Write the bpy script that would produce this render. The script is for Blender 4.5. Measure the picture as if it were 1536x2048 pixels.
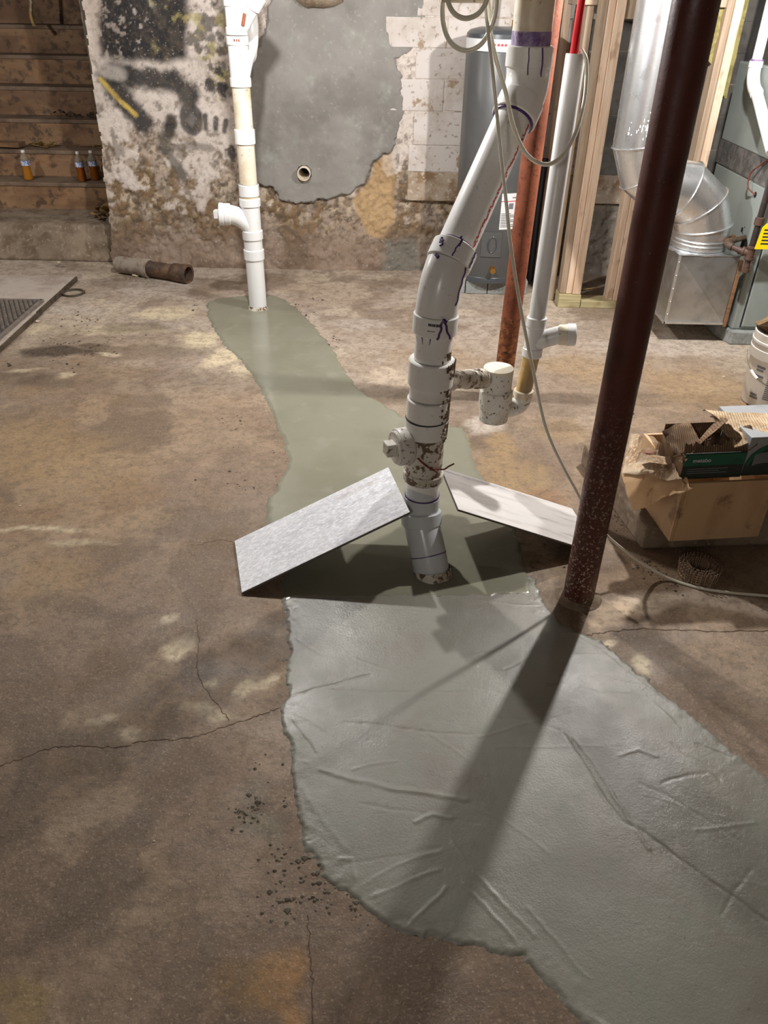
import bpy, math, random
import numpy as np
from mathutils import Vector, Matrix

for o in list(bpy.data.objects):
    bpy.data.objects.remove(o, do_unlink=True)
scene = bpy.context.scene
COL = scene.collection
random.seed(7)

# ------------------------------------------------------------------ camera
cam_data = bpy.data.cameras.new('camera')
cam_data.sensor_fit = 'HORIZONTAL'
cam_data.sensor_width = 36.0
cam_data.lens = 36.0 * 1540.0 / 1536.0
cam_data.clip_start = 0.05
cam = bpy.data.objects.new('camera', cam_data)
COL.objects.link(cam)
pitch, roll = math.radians(34.0), 0.018
fwd = Vector((0, math.cos(pitch), -math.sin(pitch)))
up0 = Vector((0, math.sin(pitch), math.cos(pitch)))
rt0 = Vector((1, 0, 0))
cr = rt0 * math.cos(roll) + up0 * math.sin(roll)
cu = up0 * math.cos(roll) - rt0 * math.sin(roll)
mw = Matrix((cr, cu, -fwd)).transposed().to_4x4()
mw.translation = (0, 0, 1.70)
cam.matrix_world = mw
scene.camera = cam

# ------------------------------------------------------------------ world, exposure
world = bpy.data.worlds.new('world')
scene.world = world
world.use_nodes = True
world.node_tree.nodes['Background'].inputs[0].default_value = (0.9, 0.92, 1.0, 1)
world.node_tree.nodes['Background'].inputs[1].default_value = 0.008
vs = scene.view_settings
vs.view_transform = 'Standard'
vs.look = 'None'
vs.exposure = 0.93
vs.gamma = 1.0
vs.use_curve_mapping = False

# ------------------------------------------------------------------ lamps (bare bulbs under the joists, and one added fill)
LAMPS = [  # name, position, watts, radius, colour
    ('bulb_right', (1.42, 3.54, 2.10), 112, 0.036, (1.0, 0.975, 0.945)),
    ('bulb_middle', (-0.60, 3.60, 2.04), 84, 0.036, (1.0, 0.99, 0.975)),
    ('bulb_stairs', (-3.25, 4.60, 2.10), 36, 0.036, (1.0, 0.97, 0.93)),
    ('fill_behind', (-0.7, -1.3, 2.0), 26, 0.05, (1.0, 0.97, 0.93)),  # unseen fill light, added to brighten the sides facing the camera
]
for nm, loc, watts, rad, colr in LAMPS:
    ld = bpy.data.lights.new(nm, 'POINT')
    ld.energy = watts
    ld.shadow_soft_size = rad
    ld.color = colr
    lo = bpy.data.objects.new(nm, ld)
    lo.location = loc
    COL.objects.link(lo)

# ------------------------------------------------------------------ helpers
def S(r, g, b):
    f = lambda c: (c / 255 / 12.92) if c / 255 <= 0.04045 else ((c / 255 + 0.055) / 1.055) ** 2.4
    return (f(r), f(g), f(b))

def mat(name, col, rough=0.5, metal=0.0, layers=(), bump=None, attr=None, coat=0.0, trans=0.0,
        spec=0.5, stripes=None, rough_var=None, ior=1.45):
    """Procedural material. layers: (scale, detail, lo, hi, colour, amount[, stretch]); bump: list of (scale, strength, distance)."""
    m = bpy.data.materials.new(name)
    m.use_nodes = True
    nt = m.node_tree
    N, L = nt.nodes, nt.links
    b = N['Principled BSDF']
    b.inputs['Roughness'].default_value = rough
    b.inputs['Metallic'].default_value = metal
    b.inputs['Specular IOR Level'].default_value = spec
    b.inputs['Coat Weight'].default_value = coat
    b.inputs['Transmission Weight'].default_value = trans
    b.inputs['IOR'].default_value = ior
    tc = N.new('ShaderNodeTexCoord')
    src = tc.outputs['Object']
    if attr:
        a = N.new('ShaderNodeAttribute')
        a.attribute_name = attr
        cur = a.outputs['Color']
    else:
        rgb = N.new('ShaderNodeRGB')
        rgb.outputs[0].default_value = (*col, 1)
        cur = rgb.outputs[0]
    def noise(scale, detail, stretch=None, rgh=0.6):
        n = N.new('ShaderNodeTexNoise')
        n.inputs['Scale'].default_value = scale
        n.inputs['Detail'].default_value = detail
        n.inputs['Roughness'].default_value = rgh
        if stretch:
            mp = N.new('ShaderNodeMapping')
            mp.inputs['Scale'].default_value = stretch
            L.new(src, mp.inputs['Vector'])
            L.new(mp.outputs[0], n.inputs['Vector'])
        else:
            L.new(src, n.inputs['Vector'])
        return n.outputs['Fac']
    for ly in layers:
        scale, detail, lo, hi, c2, amt = ly[:6]
        st = ly[6] if len(ly) > 6 else None
        nz = noise(scale, detail, st)
        mr = N.new('ShaderNodeMapRange')
        mr.inputs['From Min'].default_value = lo
        mr.inputs['From Max'].default_value = hi
        mr.inputs['To Max'].default_value = amt
        mr.interpolation_type = 'SMOOTHSTEP'
        L.new(nz, mr.inputs['Value'])
        fac = mr.outputs[0]
        if len(ly) > 7:  # fade the layer out with height
            sx = N.new('ShaderNodeSeparateXYZ')
            L.new(src, sx.inputs[0])
            zf = N.new('ShaderNodeMapRange')
            zf.inputs['From Min'].default_value, zf.inputs['From Max'].default_value = ly[7]
            zf.inputs['To Min'].default_value, zf.inputs['To Max'].default_value = 1.0, 0.0
            L.new(sx.outputs['Z'], zf.inputs['Value'])
            mu = N.new('ShaderNodeMath')
            mu.operation = 'MULTIPLY'
            L.new(fac, mu.inputs[0])
            L.new(zf.outputs[0], mu.inputs[1])
            fac = mu.outputs[0]
        mx = N.new('ShaderNodeMix')
        mx.data_type = 'RGBA'
        L.new(fac, mx.inputs['Factor'])
        L.new(cur, mx.inputs['A'])
        mx.inputs['B'].default_value = (*c2, 1)
        cur = mx.outputs['Result']
    if stripes:
        wv = N.new('ShaderNodeTexWave')
        wv.bands_direction = stripes[1]
        wv.inputs['Scale'].default_value = stripes[0]
        wv.inputs['Distortion'].default_value = 1.2
        L.new(src, wv.inputs['Vector'])
        mr = N.new('ShaderNodeMapRange')
        mr.inputs['To Max'].default_value = stripes[3]
        L.new(wv.outputs['Fac'], mr.inputs['Value'])
        mx = N.new('ShaderNodeMix')
        mx.data_type = 'RGBA'
        L.new(mr.outputs[0], mx.inputs['Factor'])
        L.new(cur, mx.inputs['A'])
        mx.inputs['B'].default_value = (*stripes[2], 1)
        cur = mx.outputs['Result']
    L.new(cur, b.inputs['Base Color'])
    if rough_var:
        scale, lo, hi = rough_var
        nz = noise(scale, 4)
        mr = N.new('ShaderNodeMapRange')
        mr.inputs['From Min'].default_value = 0.3
        mr.inputs['From Max'].default_value = 0.7
        mr.inputs['To Min'].default_value = lo
        mr.inputs['To Max'].default_value = hi
        L.new(nz, mr.inputs['Value'])
        L.new(mr.outputs[0], b.inputs['Roughness'])
    prev = None
    for bm in (bump or []):
        bn = N.new('ShaderNodeBump')
        bn.inputs['Strength'].default_value = bm[1]
        bn.inputs['Distance'].default_value = bm[2]
        L.new(noise(bm[0], 5, bm[3] if len(bm) > 3 else None), bn.inputs['Height'])
        if prev:
            L.new(prev, bn.inputs['Normal'])
        prev = bn.outputs[0]
    if prev:
        L.new(prev, b.inputs['Normal'])
    return m

WLOC = {}
def wl(o):
    return WLOC.get(o.name, Vector((0, 0, 0))) if o else Vector((0, 0, 0))

def root(name, loc, label, cat, group=None):
    o = bpy.data.objects.new(name, None)
    o.empty_display_size = 0.05
    COL.objects.link(o)
    o.location = loc
    WLOC[o.name] = Vector(loc)
    tag(o, label, cat, group)
    return o

def tag(o, label=None, cat=None, group=None, kind=None):
    if label: o['label'] = label
    if cat: o['category'] = cat
    if group: o['group'] = group
    if kind: o['kind'] = kind
    return o

def mk(name, geo, m, parent=None, loc=None, smooth=True, label=None, bevel=0.0):
    v, f = geo
    base = wl(parent) if parent else Vector(loc or (0, 0, 0))
    me = bpy.data.meshes.new(name)
    vv = [(p[0] - base.x, p[1] - base.y, p[2] - base.z) for p in v]
    me.from_pydata(vv, [], f)
    me.materials.append(m)
    if smooth:
        me.shade_smooth()
        me.set_sharp_from_angle(angle=math.radians(38))
    me.update()
    o = bpy.data.objects.new(name, me)
    COL.objects.link(o)
    if parent:
        o.parent = parent
    else:
        o.location = base
    WLOC[o.name] = base
    if label: o['label'] = label
    if bevel:
        bv = o.modifiers.new('bevel', 'BEVEL')
        bv.width = bevel
        bv.segments = 2
        bv.limit_method = 'ANGLE'
    return o

def join(*geos):
    V, F = [], []
    for v, f in geos:
        k = len(V)
        V += [tuple(p) for p in v]
        F += [tuple(i + k for i in q) for q in f]
    return V, F

def box(x0, x1, y0, y1, z0, z1):
    v = [(x, y, z) for z in (z0, z1) for y in (y0, y1) for x in (x0, x1)]
    f = [(0, 2, 3, 1), (4, 5, 7, 6), (0, 1, 5, 4), (2, 6, 7, 3), (0, 4, 6, 2), (1, 3, 7, 5)]
    return v, f

def obox(c, ax, ay, az):
    """Box about centre c with half-axis vectors."""
    c, ax, ay, az = map(Vector, (c, ax, ay, az))
    v = [tuple(c + ax * i + ay * j + az * k) for k in (-1, 1) for j in (-1, 1) for i in (-1, 1)]
    f = [(0, 2, 3, 1), (4, 5, 7, 6), (0, 1, 5, 4), (2, 6, 7, 3), (0, 4, 6, 2), (1, 3, 7, 5)]
    return v, f

def prism(poly, z0, z1):
    n = len(poly)
    v = [(p[0], p[1], z0) for p in poly] + [(p[0], p[1], z1) for p in poly]
    f = [tuple(range(n))[::-1], tuple(range(n, 2 * n))]
    f += [(i, (i + 1) % n, n + (i + 1) % n, n + i) for i in range(n)]
    return v, f

def frame_of(d):
    d = Vector(d).normalized()
    a = Vector((0, 0, 1)) if abs(d.z) < 0.95 else Vector((1, 0, 0))
    u = d.cross(a).normalized()
    return d, u, d.cross(u).normalized()

def sweep(pts, r, seg=20, caps=True):
    """Tube through pts with parallel transport; r a number or a list."""
    P = [Vector(p) for p in pts]
    n = len(P)
    R = r if isinstance(r, (list, tuple)) else [r] * n
    T = []
    for i in range(n):
        a = P[i] - P[i - 1] if i else P[1] - P[0]
        b = P[i + 1] - P[i] if i < n - 1 else P[-1] - P[-2]
        t = a.normalized() + b.normalized()
        T.append(t.normalized())
    _, u, _ = frame_of(T[0])
    V, F = [], []
    for i in range(n):
        u = (u - T[i] * u.dot(T[i])).normalized()
        w = T[i].cross(u)
        for k in range(seg):
            a = 2 * math.pi * k / seg
            V.append(tuple(P[i] + (u * math.cos(a) + w * math.sin(a)) * R[i]))
    for i in range(n - 1):
        for k in range(seg):
            F.append((i * seg + k, i * seg + (k + 1) % seg, (i + 1) * seg + (k + 1) % seg, (i + 1) * seg + k))
    if caps:
        F.append(tuple(range(seg))[::-1])
        F.append(tuple((n - 1) * seg + k for k in range(seg)))
    return V, F

def lathe(p0, d, prof, seg=32, caps=(True, True)):
    """prof: list of (distance along d from p0, radius)."""
    d, u, w = frame_of(d)
    p0 = Vector(p0)
    V, F = [], []
    for t, r in prof:
        for k in range(seg):
            a = 2 * math.pi * k / seg
            V.append(tuple(p0 + d * t + (u * math.cos(a) + w * math.sin(a)) * r))
    n = len(prof)
    for i in range(n - 1):
        for k in range(seg):
            F.append((i * seg + k, i * seg + (k + 1) % seg, (i + 1) * seg + (k + 1) % seg, (i + 1) * seg + k))
    if caps[0]: F.append(tuple(range(seg))[::-1])
    if caps[1]: F.append(tuple((n - 1) * seg + k for k in range(seg)))
    return V, F

def hub(pa, pb, r, rp, seg=36):
    """Moulded socket: rounded shoulders, flat lips down to the pipe radius rp."""
    pa, pb = Vector(pa), Vector(pb)
    L = (pb - pa).length
    return lathe(pa, pb - pa, [(0, rp), (0, r - .003), (.003, r), (L - .003, r), (L, r - .003), (L, rp)], seg)

def bez(p0, p1, p2, n=10):
    p0, p1, p2 = Vector(p0), Vector(p1), Vector(p2)
    return [p0 * (1 - t) ** 2 + p1 * 2 * t * (1 - t) + p2 * t * t for t in [i / n for i in range(n + 1)]]

def catmull(pts, n=8):
    P = [Vector(p) for p in pts]
    P = [P[0] * 2 - P[1]] + P + [P[-1] * 2 - P[-2]]
    out = []
    for i in range(1, len(P) - 2):
        for k in range(n):
            t = k / n
            a, b, c, d = P[i - 1], P[i], P[i + 1], P[i + 2]
            out.append(0.5 * ((2 * b) + (c - a) * t + (2 * a - 5 * b + 4 * c - d) * t * t + (3 * b - a - 3 * c + d) * t ** 3))
    out.append(P[-2])
    return out

# numpy noise, for relief and stains on the large surfaces
_tab = np.random.RandomState(3).rand(256, 256)
def vnoise(x, y):
    xi, yi = np.floor(x).astype(int), np.floor(y).astype(int)
    fx, fy = x - xi, y - yi
    fx, fy = fx * fx * (3 - 2 * fx), fy * fy * (3 - 2 * fy)
    t = lambda i, j: _tab[i % 256, j % 256]
    return (t(xi, yi) * (1 - fx) + t(xi + 1, yi) * fx) * (1 - fy) + (t(xi, yi + 1) * (1 - fx) + t(xi + 1, yi + 1) * fx) * fy
def fbm(x, y, s=1.0, o=4, off=0.0):
    a, tot, amp = 0, 0, 1.0
    for i in range(o):
        a = a + amp * vnoise(x * s + 17.3 * i + off, y * s - 9.1 * i + off * 1.7)
        tot += amp
        amp *= 0.55
        s *= 2.07
    return a / tot
def sstep(a, b, x):
    t = np.clip((x - a) / (b - a), 0, 1)
    return t * t * (3 - 2 * t)
def poly_sd(px, py, poly):
    """Signed distance to a polygon, positive inside."""
    d = np.full(px.shape, 1e9)
    ins = np.zeros(px.shape, bool)
    n = len(poly)
    for i in range(n):
        x0, y0 = poly[i][0], poly[i][1]
        x1, y1 = poly[(i + 1) % n][0], poly[(i + 1) % n][1]
        ex, ey = x1 - x0, y1 - y0
        t = np.clip(((px - x0) * ex + (py - y0) * ey) / (ex * ex + ey * ey + 1e-12), 0, 1)
        d = np.minimum(d, np.hypot(px - x0 - t * ex, py - y0 - t * ey))
        c = ((y0 > py) != (y1 > py))
        with np.errstate(divide='ignore', invalid='ignore'):
            ins ^= c & (px < (x1 - x0) * (py - y0) / (y1 - y0 + 1e-15) + x0)
    return np.where(ins, d, -d)
def line_d(px, py, pts):
    d = np.full(px.shape, 1e9)
    for (x0, y0), (x1, y1) in zip(pts[:-1], pts[1:]):
        ex, ey = x1 - x0, y1 - y0
        t = np.clip(((px - x0) * ex + (py - y0) * ey) / (ex * ex + ey * ey + 1e-12), 0, 1)
        d = np.minimum(d, np.hypot(px - x0 - t * ex, py - y0 - t * ey))
    return d
def grid_mesh(name, P, keep, m, colors=None, parent=None, smooth=True):
    """P: (ny, nx, 3) points; keep: (ny-1, nx-1) mask of cells; shared vertices, colours per vertex."""
    ny, nx, _ = P.shape
    idx = np.arange(ny * nx).reshape(ny, nx)
    q = np.stack([idx[:-1, :-1], idx[:-1, 1:], idx[1:, 1:], idx[1:, :-1]], -1)[keep]
    used = np.unique(q)
    remap = np.zeros(ny * nx, int)
    remap[used] = np.arange(len(used))
    q = remap[q]
    v = P.reshape(-1, 3)[used]
    me = bpy.data.meshes.new(name)
    me.vertices.add(len(v))
    me.vertices.foreach_set('co', v.astype(np.float32).ravel())
    me.loops.add(q.size)
    me.loops.foreach_set('vertex_index', q.astype(np.int32).ravel())
    me.polygons.add(len(q))
    me.polygons.foreach_set('loop_start', np.arange(0, q.size, 4, dtype=np.int32))
    me.update(calc_edges=True)
    if colors is not None:
        ca = me.color_attributes.new('paint', 'FLOAT_COLOR', 'POINT')
        c = np.ones((len(v), 4), np.float32)
        c[:, :3] = colors.reshape(-1, 3)[used]
        ca.data.foreach_set('color', c.ravel())
    me.materials.append(m)
    if smooth: me.shade_smooth()
    me.validate()
    o = bpy.data.objects.new(name, me)
    COL.objects.link(o)
    if parent: o.parent = parent
    return o
def mixc(c, col, w):
    return c * (1 - w[..., None]) + np.array(col) * w[..., None]
def blob(X, Y, x, y, rx, ry=None):
    ry = ry or rx
    return np.exp(-((X - x) / rx) ** 2 - ((Y - y) / ry) ** 2)

# ------------------------------------------------------------------ materials
M = {}
M['pvc'] = mat('white_pvc', S(238, 237, 233), 0.25, layers=[(60, 4, .62, .72, S(150, 138, 120), .35), (9, 3, .5, .75, S(222, 218, 210), .5)])
M['pvc_grey'] = mat('grey_white_pvc', S(205, 209, 212), 0.25, layers=[(30, 4, .6, .72, S(150, 145, 135), .3)])
M['pvc_dirty'] = mat('muddy_white_pvc', S(214, 208, 196), 0.45,
    layers=[(10, 3, .45, .65, S(176, 162, 140), .7), (34, 6, .52, .58, S(98, 78, 52), .95), (110, 4, .6, .66, S(64, 48, 34), .9)], bump=[(60, .35, .004)])
M['pvc_spot'] = mat('spotted_white_pvc', S(218, 214, 205), 0.4,
    layers=[(8, 3, .5, .7, S(190, 178, 158), .7), (75, 5, .58, .63, S(95, 76, 52), .9)], bump=[(70, .2, .003)])
M['pvc_old'] = mat('aged_cream_pvc', S(222, 212, 192), 0.4, layers=[(7, 4, .45, .7, S(190, 160, 120), .6), (40, 4, .63, .7, S(120, 80, 50), .8)])
M['pvc_yellow'] = mat('primer_yellowed_pvc', S(205, 172, 110), 0.35, layers=[(12, 3, .45, .6, S(150, 130, 105), .8, (1, 1, .25)), (20, 3, .55, .65, S(222, 212, 195), .7)])
M['pvc_white'] = mat('bright_white_pvc', S(226, 226, 225), 0.27, layers=[(40, 4, .64, .72, S(175, 170, 160), .3)])
M['primer'] = mat('purple_primer', S(72, 44, 104), 0.4, layers=[(30, 3, .45, .65, S(110, 80, 140), .6)])
M['primer_light'] = mat('smeared_primer', S(150, 130, 165), 0.4, layers=[(35, 4, .42, .6, S(96, 62, 125), .8), (20, 3, .55, .65, S(205, 196, 200), .7)])
M['mud'] = mat('dried_mud', S(112, 90, 62), 0.9, layers=[(60, 4, .45, .65, S(60, 46, 32), .8)], bump=[(90, .8, .006)])
M['iron'] = mat('cast_iron', S(74, 58, 46), 0.6, layers=[(14, 5, .45, .62, S(110, 82, 58), .8), (50, 4, .55, .65, S(46, 38, 34), .7)], bump=[(60, .4, .004)])
M['iron_dusty'] = mat('dusty_cast_iron', S(150, 138, 124), 0.8, layers=[(20, 5, .45, .65, S(112, 96, 80), .8)], bump=[(70, .5, .004)])
M['post'] = mat('oxblood_paint', S(84, 40, 33), 0.40, layers=[(9, 4, .45, .7, S(62, 31, 27), .8), (120, 5, .68, .74, S(150, 130, 110), .8), (9, 4, .45, .6, S(98, 70, 56), .8, None, (.0, .6)), (110, 5, .55, .63, S(182, 166, 148), 1.0, None, (.05, .8))], bump=[(80, .25, .003)], rough_var=(10, .32, .6))
M['rust'] = mat('rusty_steel', S(138, 78, 52), 0.6, layers=[(7, 5, .42, .62, S(112, 58, 38), .9), (60, 5, .55, .66, S(72, 42, 30), .7)], bump=[(70, .4, .003)])
M['rust_foot'] = mat('scaly_rust', S(112, 62, 38), 0.8, layers=[(25, 5, .45, .6, S(160, 104, 62), .8), (60, 5, .55, .65, S(62, 36, 26), .9)], bump=[(60, .8, .005)])
M['tile'] = mat('grey_stone_tile', S(216, 216, 219), 0.36,
    layers=[(9, 6, .42, .68, S(190, 190, 195), .8, (1.0, 3.2, 1)), (55, 6, .48, .60, S(236, 236, 240), .9, (1, 2.2, 1)), (80, 6, .54, .62, S(172, 172, 176), .6, (1, 2.5, 1)), (3, 4, .55, .72, S(178, 168, 162), .6, (1, 4, 1))], bump=[(60, .12, .002, (1, 2.5, 1))])
M['tile_vein'] = mat('veined_stone_tile', S(218, 214, 211), 0.36,
    layers=[(4.5, 5, .46, .6, S(196, 190, 186), .8, (.55, 4.5, 1)), (5, 5, .56, .63, S(158, 155, 155), .8, (.35, 4, 1)), (30, 4, .5, .7, S(222, 218, 216), .6, (1, 3, 1))])
M['tile_edge'] = mat('tile_body', S(98, 92, 82), 0.8, layers=[(80, 4, .45, .65, S(74, 70, 62), .7)])
M['galv'] = mat('galvanised_steel', S(232, 234, 236), 0.28, metal=0.92, layers=[(14, 3, .4, .7, S(200, 202, 204), .6)], rough_var=(14, .25, .34))
M['galv_dull'] = mat('dull_galvanised_sheet', S(192, 194, 194), 0.36, metal=0.9, layers=[(10, 3, .4, .7, S(150, 152, 152), .6)], rough_var=(16, .28, .42))
M['furnace'] = mat('grey_green_enamel', S(146, 154, 150), 0.38, layers=[(6, 3, .45, .7, S(136, 143, 140), .6)])
M['furnace_dark'] = mat('sooty_sealant', S(88, 86, 84), 0.6, layers=[(14, 4, .45, .62, S(120, 116, 112), .8), (30, 4, .55, .65, S(62, 60, 58), .7)])
M['heater'] = mat('dark_grey_enamel', S(84, 84, 84), 0.36, layers=[(5, 3, .45, .7, S(77, 77, 77), .6)])
M['heater_cap'] = mat('heater_cap_plastic', S(70, 73, 76), 0.3)
M['white_label'] = mat('white_paper_label', S(226, 226, 226), 0.5, layers=[(200, 3, .6, .68, S(190, 190, 190), .5)])
M['ink'] = mat('black_ink', S(48, 48, 52), 0.6)
M['ink_grey'] = mat('grey_ink', S(118, 118, 122), 0.6)
M['ink_red'] = mat('red_ink', S(196, 58, 62), 0.6)
M['brass'] = mat('brass', S(190, 150, 84), 0.3, metal=1.0)
M['black_foam'] = mat('black_rubber', S(28, 28, 30), 0.7)
M['stud'] = mat('pine_lumber', S(224, 200, 176), 0.6, layers=[(5, 5, .42, .62, S(206, 174, 144), .8, (9, 9, .6)), (3, 3, .58, .68, S(150, 110, 78), .5, (4, 4, 2))], bump=[(40, .15, .002, (4, 4, .4))])
M['stud_grey'] = mat('darker_lumber', S(172, 152, 130), 0.7, layers=[(5, 5, .42, .62, S(150, 128, 106), .8, (9, 9, .6))])
M['treated'] = mat('treated_lumber', S(190, 178, 138), 0.65, layers=[(5, 5, .42, .62, S(164, 152, 112), .8, (.6, 9, 9)), (4, 3, .55, .66, S(130, 105, 62), .7)])
M['insul'] = mat('yellow_insulation', S(150, 140, 88), 0.95, layers=[(18, 5, .42, .62, S(116, 106, 62), .8)], bump=[(40, .8, .01)])
M['step_wood'] = mat('stained_step_board', S(150, 118, 88), 0.66, layers=[(2.2, 5, .4, .62, S(118, 88, 66), .9, (1, 1, 3)), (14, 5, .50, .64, S(82, 64, 50), .85), (5, 4, .56, .7, S(168, 126, 88), .6)], bump=[(30, .2, .003)])
M['tread_wood'] = mat('dusty_tread_board', S(128, 108, 90), 0.75, layers=[(5, 5, .42, .64, S(98, 80, 66), .9), (22, 5, .58, .68, S(142, 122, 100), .7)], bump=[(40, .4, .004)])
M['board'] = mat('scrap_board', S(138, 104, 76), 0.7, layers=[(6, 5, .45, .62, S(104, 76, 54), .8, (.5, 6, 6))])
M['concrete'] = mat('old_concrete', S(136, 120, 102), 0.88, layers=[(9, 6, .42, .64, S(106, 88, 70), .9), (40, 5, .55, .66, S(160, 146, 128), .6)], bump=[(40, .6, .008), (160, .3, .003)])
M['concrete_grey'] = mat('grey_concrete_block', S(142, 146, 144), 0.85, layers=[(12, 5, .45, .65, S(116, 118, 114), .8), (60, 4, .56, .66, S(172, 172, 168), .6)], bump=[(60, .5, .006)])
M['slab'] = mat('pale_concrete_slab', S(172, 160, 148), 0.8, layers=[(5, 5, .42, .64, S(148, 134, 122), .9), (30, 5, .58, .68, S(190, 180, 168), .6)], bump=[(60, .3, .004)])
M['mat_rubber'] = mat('dusty_rubber', S(108, 98, 90), 0.85, layers=[(20, 4, .45, .65, S(132, 120, 108), .7)])
M['mat_dark'] = mat('dark_rubber', S(62, 56, 52), 0.85)
M['steel_edge'] = mat('grimy_steel_edge', S(92, 80, 66), 0.6, metal=0.3, layers=[(20, 4, .45, .65, S(64, 54, 44), .8)])
M['clamp'] = mat('dull_steel', S(104, 98, 86), 0.45, metal=0.7)
M['tube'] = mat('clear_vinyl_tube', S(240, 236, 220), 0.22, coat=0.3, trans=0.12, layers=[(6, 3, .45, .7, S(222, 212, 184), .6)])
M['red'] = mat('red_pex', S(214, 22, 34), 0.35)
M['copper'] = mat('rusty_wire', S(118, 58, 46), 0.5, metal=0.2, layers=[(60, 3, .45, .65, S(66, 34, 30), .8)])
M['card'] = mat('corrugated_cardboard', S(206, 172, 132), 0.85, layers=[(6, 5, .45, .66, S(186, 150, 112), .8), (20, 5, .6, .7, S(140, 104, 72), .7)], bump=[(30, .3, .005)])
M['card_dirty'] = mat('plaster_dusted_cardboard', S(186, 164, 136), 0.9, layers=[(9, 5, .45, .62, S(150, 116, 82), .9), (70, 5, .5, .62, S(200, 188, 170), .8)], bump=[(60, .5, .006)])
M['card_brown'] = mat('torn_brown_cardboard', S(134, 106, 80), 0.9, layers=[(6, 4, .45, .66, S(98, 74, 54), .8), (25, 4, .56, .68, S(176, 146, 112), .7)], stripes=(38, 'X', S(70, 52, 38), .75))
M['ply'] = mat('dirty_plywood', S(196, 164, 126), 0.6, layers=[(3, 5, .42, .64, S(178, 144, 108), .8, (3, 3, .8)), (9, 5, .58, .7, S(128, 92, 62), .8)], bump=[(30, .1, .002)])
M['green'] = mat('dark_green_print', S(22, 92, 68), 0.45, layers=[(14, 4, .55, .7, S(16, 60, 48), .7)])
M['blackprint'] = mat('black_green_print', S(34, 48, 46), 0.45, layers=[(14, 4, .5, .7, S(24, 34, 34), .7)])
M['grey_card'] = mat('grey_printed_card', S(150, 152, 154), 0.5, layers=[(8, 4, .45, .68, S(130, 130, 132), .7), (30, 5, .6, .7, S(190, 186, 176), .6)])
M['torn_white'] = mat('torn_paper_fluff', S(222, 200, 168), 0.95, layers=[(30, 5, .45, .62, S(186, 154, 116), .8)], bump=[(60, .6, .006)], stripes=(34, 'X', S(128, 96, 66), .55))
M['nail'] = mat('dark_nail_steel', S(150, 128, 110), 0.5, metal=0.1, layers=[(60, 3, .45, .65, S(90, 72, 60), .7)])
M['wire'] = mat('collation_wire', S(190, 160, 124), 0.4, metal=0.7)
M['bucket'] = mat('white_bucket_plastic', S(226, 222, 214), 0.42, layers=[(8, 4, .5, .7, S(200, 190, 174), .6)])
M['rubble'] = mat('brown_rubble', S(124, 102, 74), 0.9, layers=[(12, 5, .42, .62, S(88, 68, 48), .9), (40, 5, .56, .66, S(158, 136, 102), .7)], bump=[(40, .8, .01)])
M['dark_rubble'] = mat('dark_rubble', S(62, 50, 38), 0.95, bump=[(40, .8, .01)])
M['yellow'] = mat('yellow_tag_plastic', S(250, 222, 10), 0.45)
M['black_pipe'] = mat('black_iron_pipe', S(44, 38, 38), 0.45, layers=[(20, 4, .5, .65, S(66, 48, 42), .7)])
M['rust_pipe'] = mat('rusty_iron_pipe', S(84, 60, 50), 0.6, layers=[(24, 4, .45, .65, S(60, 44, 38), .8)], bump=[(60, .3, .003)])
M['pet'] = mat('clear_bottle_plastic', S(214, 206, 190), 0.15, trans=0.75, ior=1.1)
M['amber'] = mat('amber_liquid', S(190, 128, 44), 0.12, trans=0.25, ior=1.33)
M['amber_dark'] = mat('brown_amber_liquid', S(140, 78, 24), 0.12, trans=0.25, ior=1.33)
M['bottle_label'] = mat('blue_white_label', S(206, 214, 228), 0.4, layers=[(70, 2, .5, .56, S(70, 96, 180), .9)])
M['cap'] = mat('white_cap', S(232, 230, 224), 0.4)
M['rag'] = mat('dry_leaf_litter', S(150, 122, 74), 0.9, layers=[(30, 4, .45, .65, S(110, 84, 50), .8)])
M['mortar'] = mat('mortar_crumb', S(116, 108, 94), 0.9, layers=[(60, 4, .45, .65, S(92, 82, 68), .8)])
M['chip'] = mat('pale_stone_chip', S(186, 172, 150), 0.9)
M['dark_chip'] = mat('dark_crumb', S(84, 70, 58), 0.9)
M['joist'] = mat('dark_joist_lumber', S(74, 60, 48), 0.85, layers=[(4, 5, .42, .64, S(54, 43, 34), .8, (1, 6, 6))])
M['dim_wall'] = mat('dim_basement_wall', S(118, 108, 96), 0.9, layers=[(3, 5, .42, .64, S(92, 82, 72), .9)], bump=[(20, .4, .01)])
M['porcelain'] = mat('porcelain', S(230, 228, 222), 0.25)

# ------------------------------------------------------------------ floor
FX = np.arange(-4.0, 3.61, 0.013)
FY = np.arange(-1.6, 5.86, 0.013)
gx, gy = np.meshgrid(FX, FY)
n1, n2, n3 = fbm(gx, gy, 1.3, 5), fbm(gx, gy, 3.5, 5, 40), fbm(gx, gy, 9.0, 4, 80)
wx, wy = gx + (n2 - .5) * .22 + (n3 - .5) * .08, gy + (fbm(gx, gy, 3.5, 4, 140) - .5) * .22
fc = np.zeros(gx.shape + (3,)) + np.array(S(126, 106, 88))
fc = mixc(fc, S(104, 84, 67), sstep(.42, .66, n1) * .75)
fc = mixc(fc, S(146, 125, 103), sstep(.50, .72, n2) * .6)
fc = mixc(fc, S(134, 106, 74), sstep(.52, .70, fbm(gx, gy, 1.9, 4, 200)) * .6 * sstep(1.6, 2.6, gy))
fc = mixc(fc, S(88, 72, 57), sstep(.54, .60, fbm(wx, wy, 2.6, 6, 310)) * .45)
fc = mixc(fc, S(158, 136, 110), sstep(.57, .63, fbm(wx, wy, 4.2, 6, 410)) * .40)
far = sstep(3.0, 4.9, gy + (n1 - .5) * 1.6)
fc = mixc(fc, S(182, 168, 154), far * .85)
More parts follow.
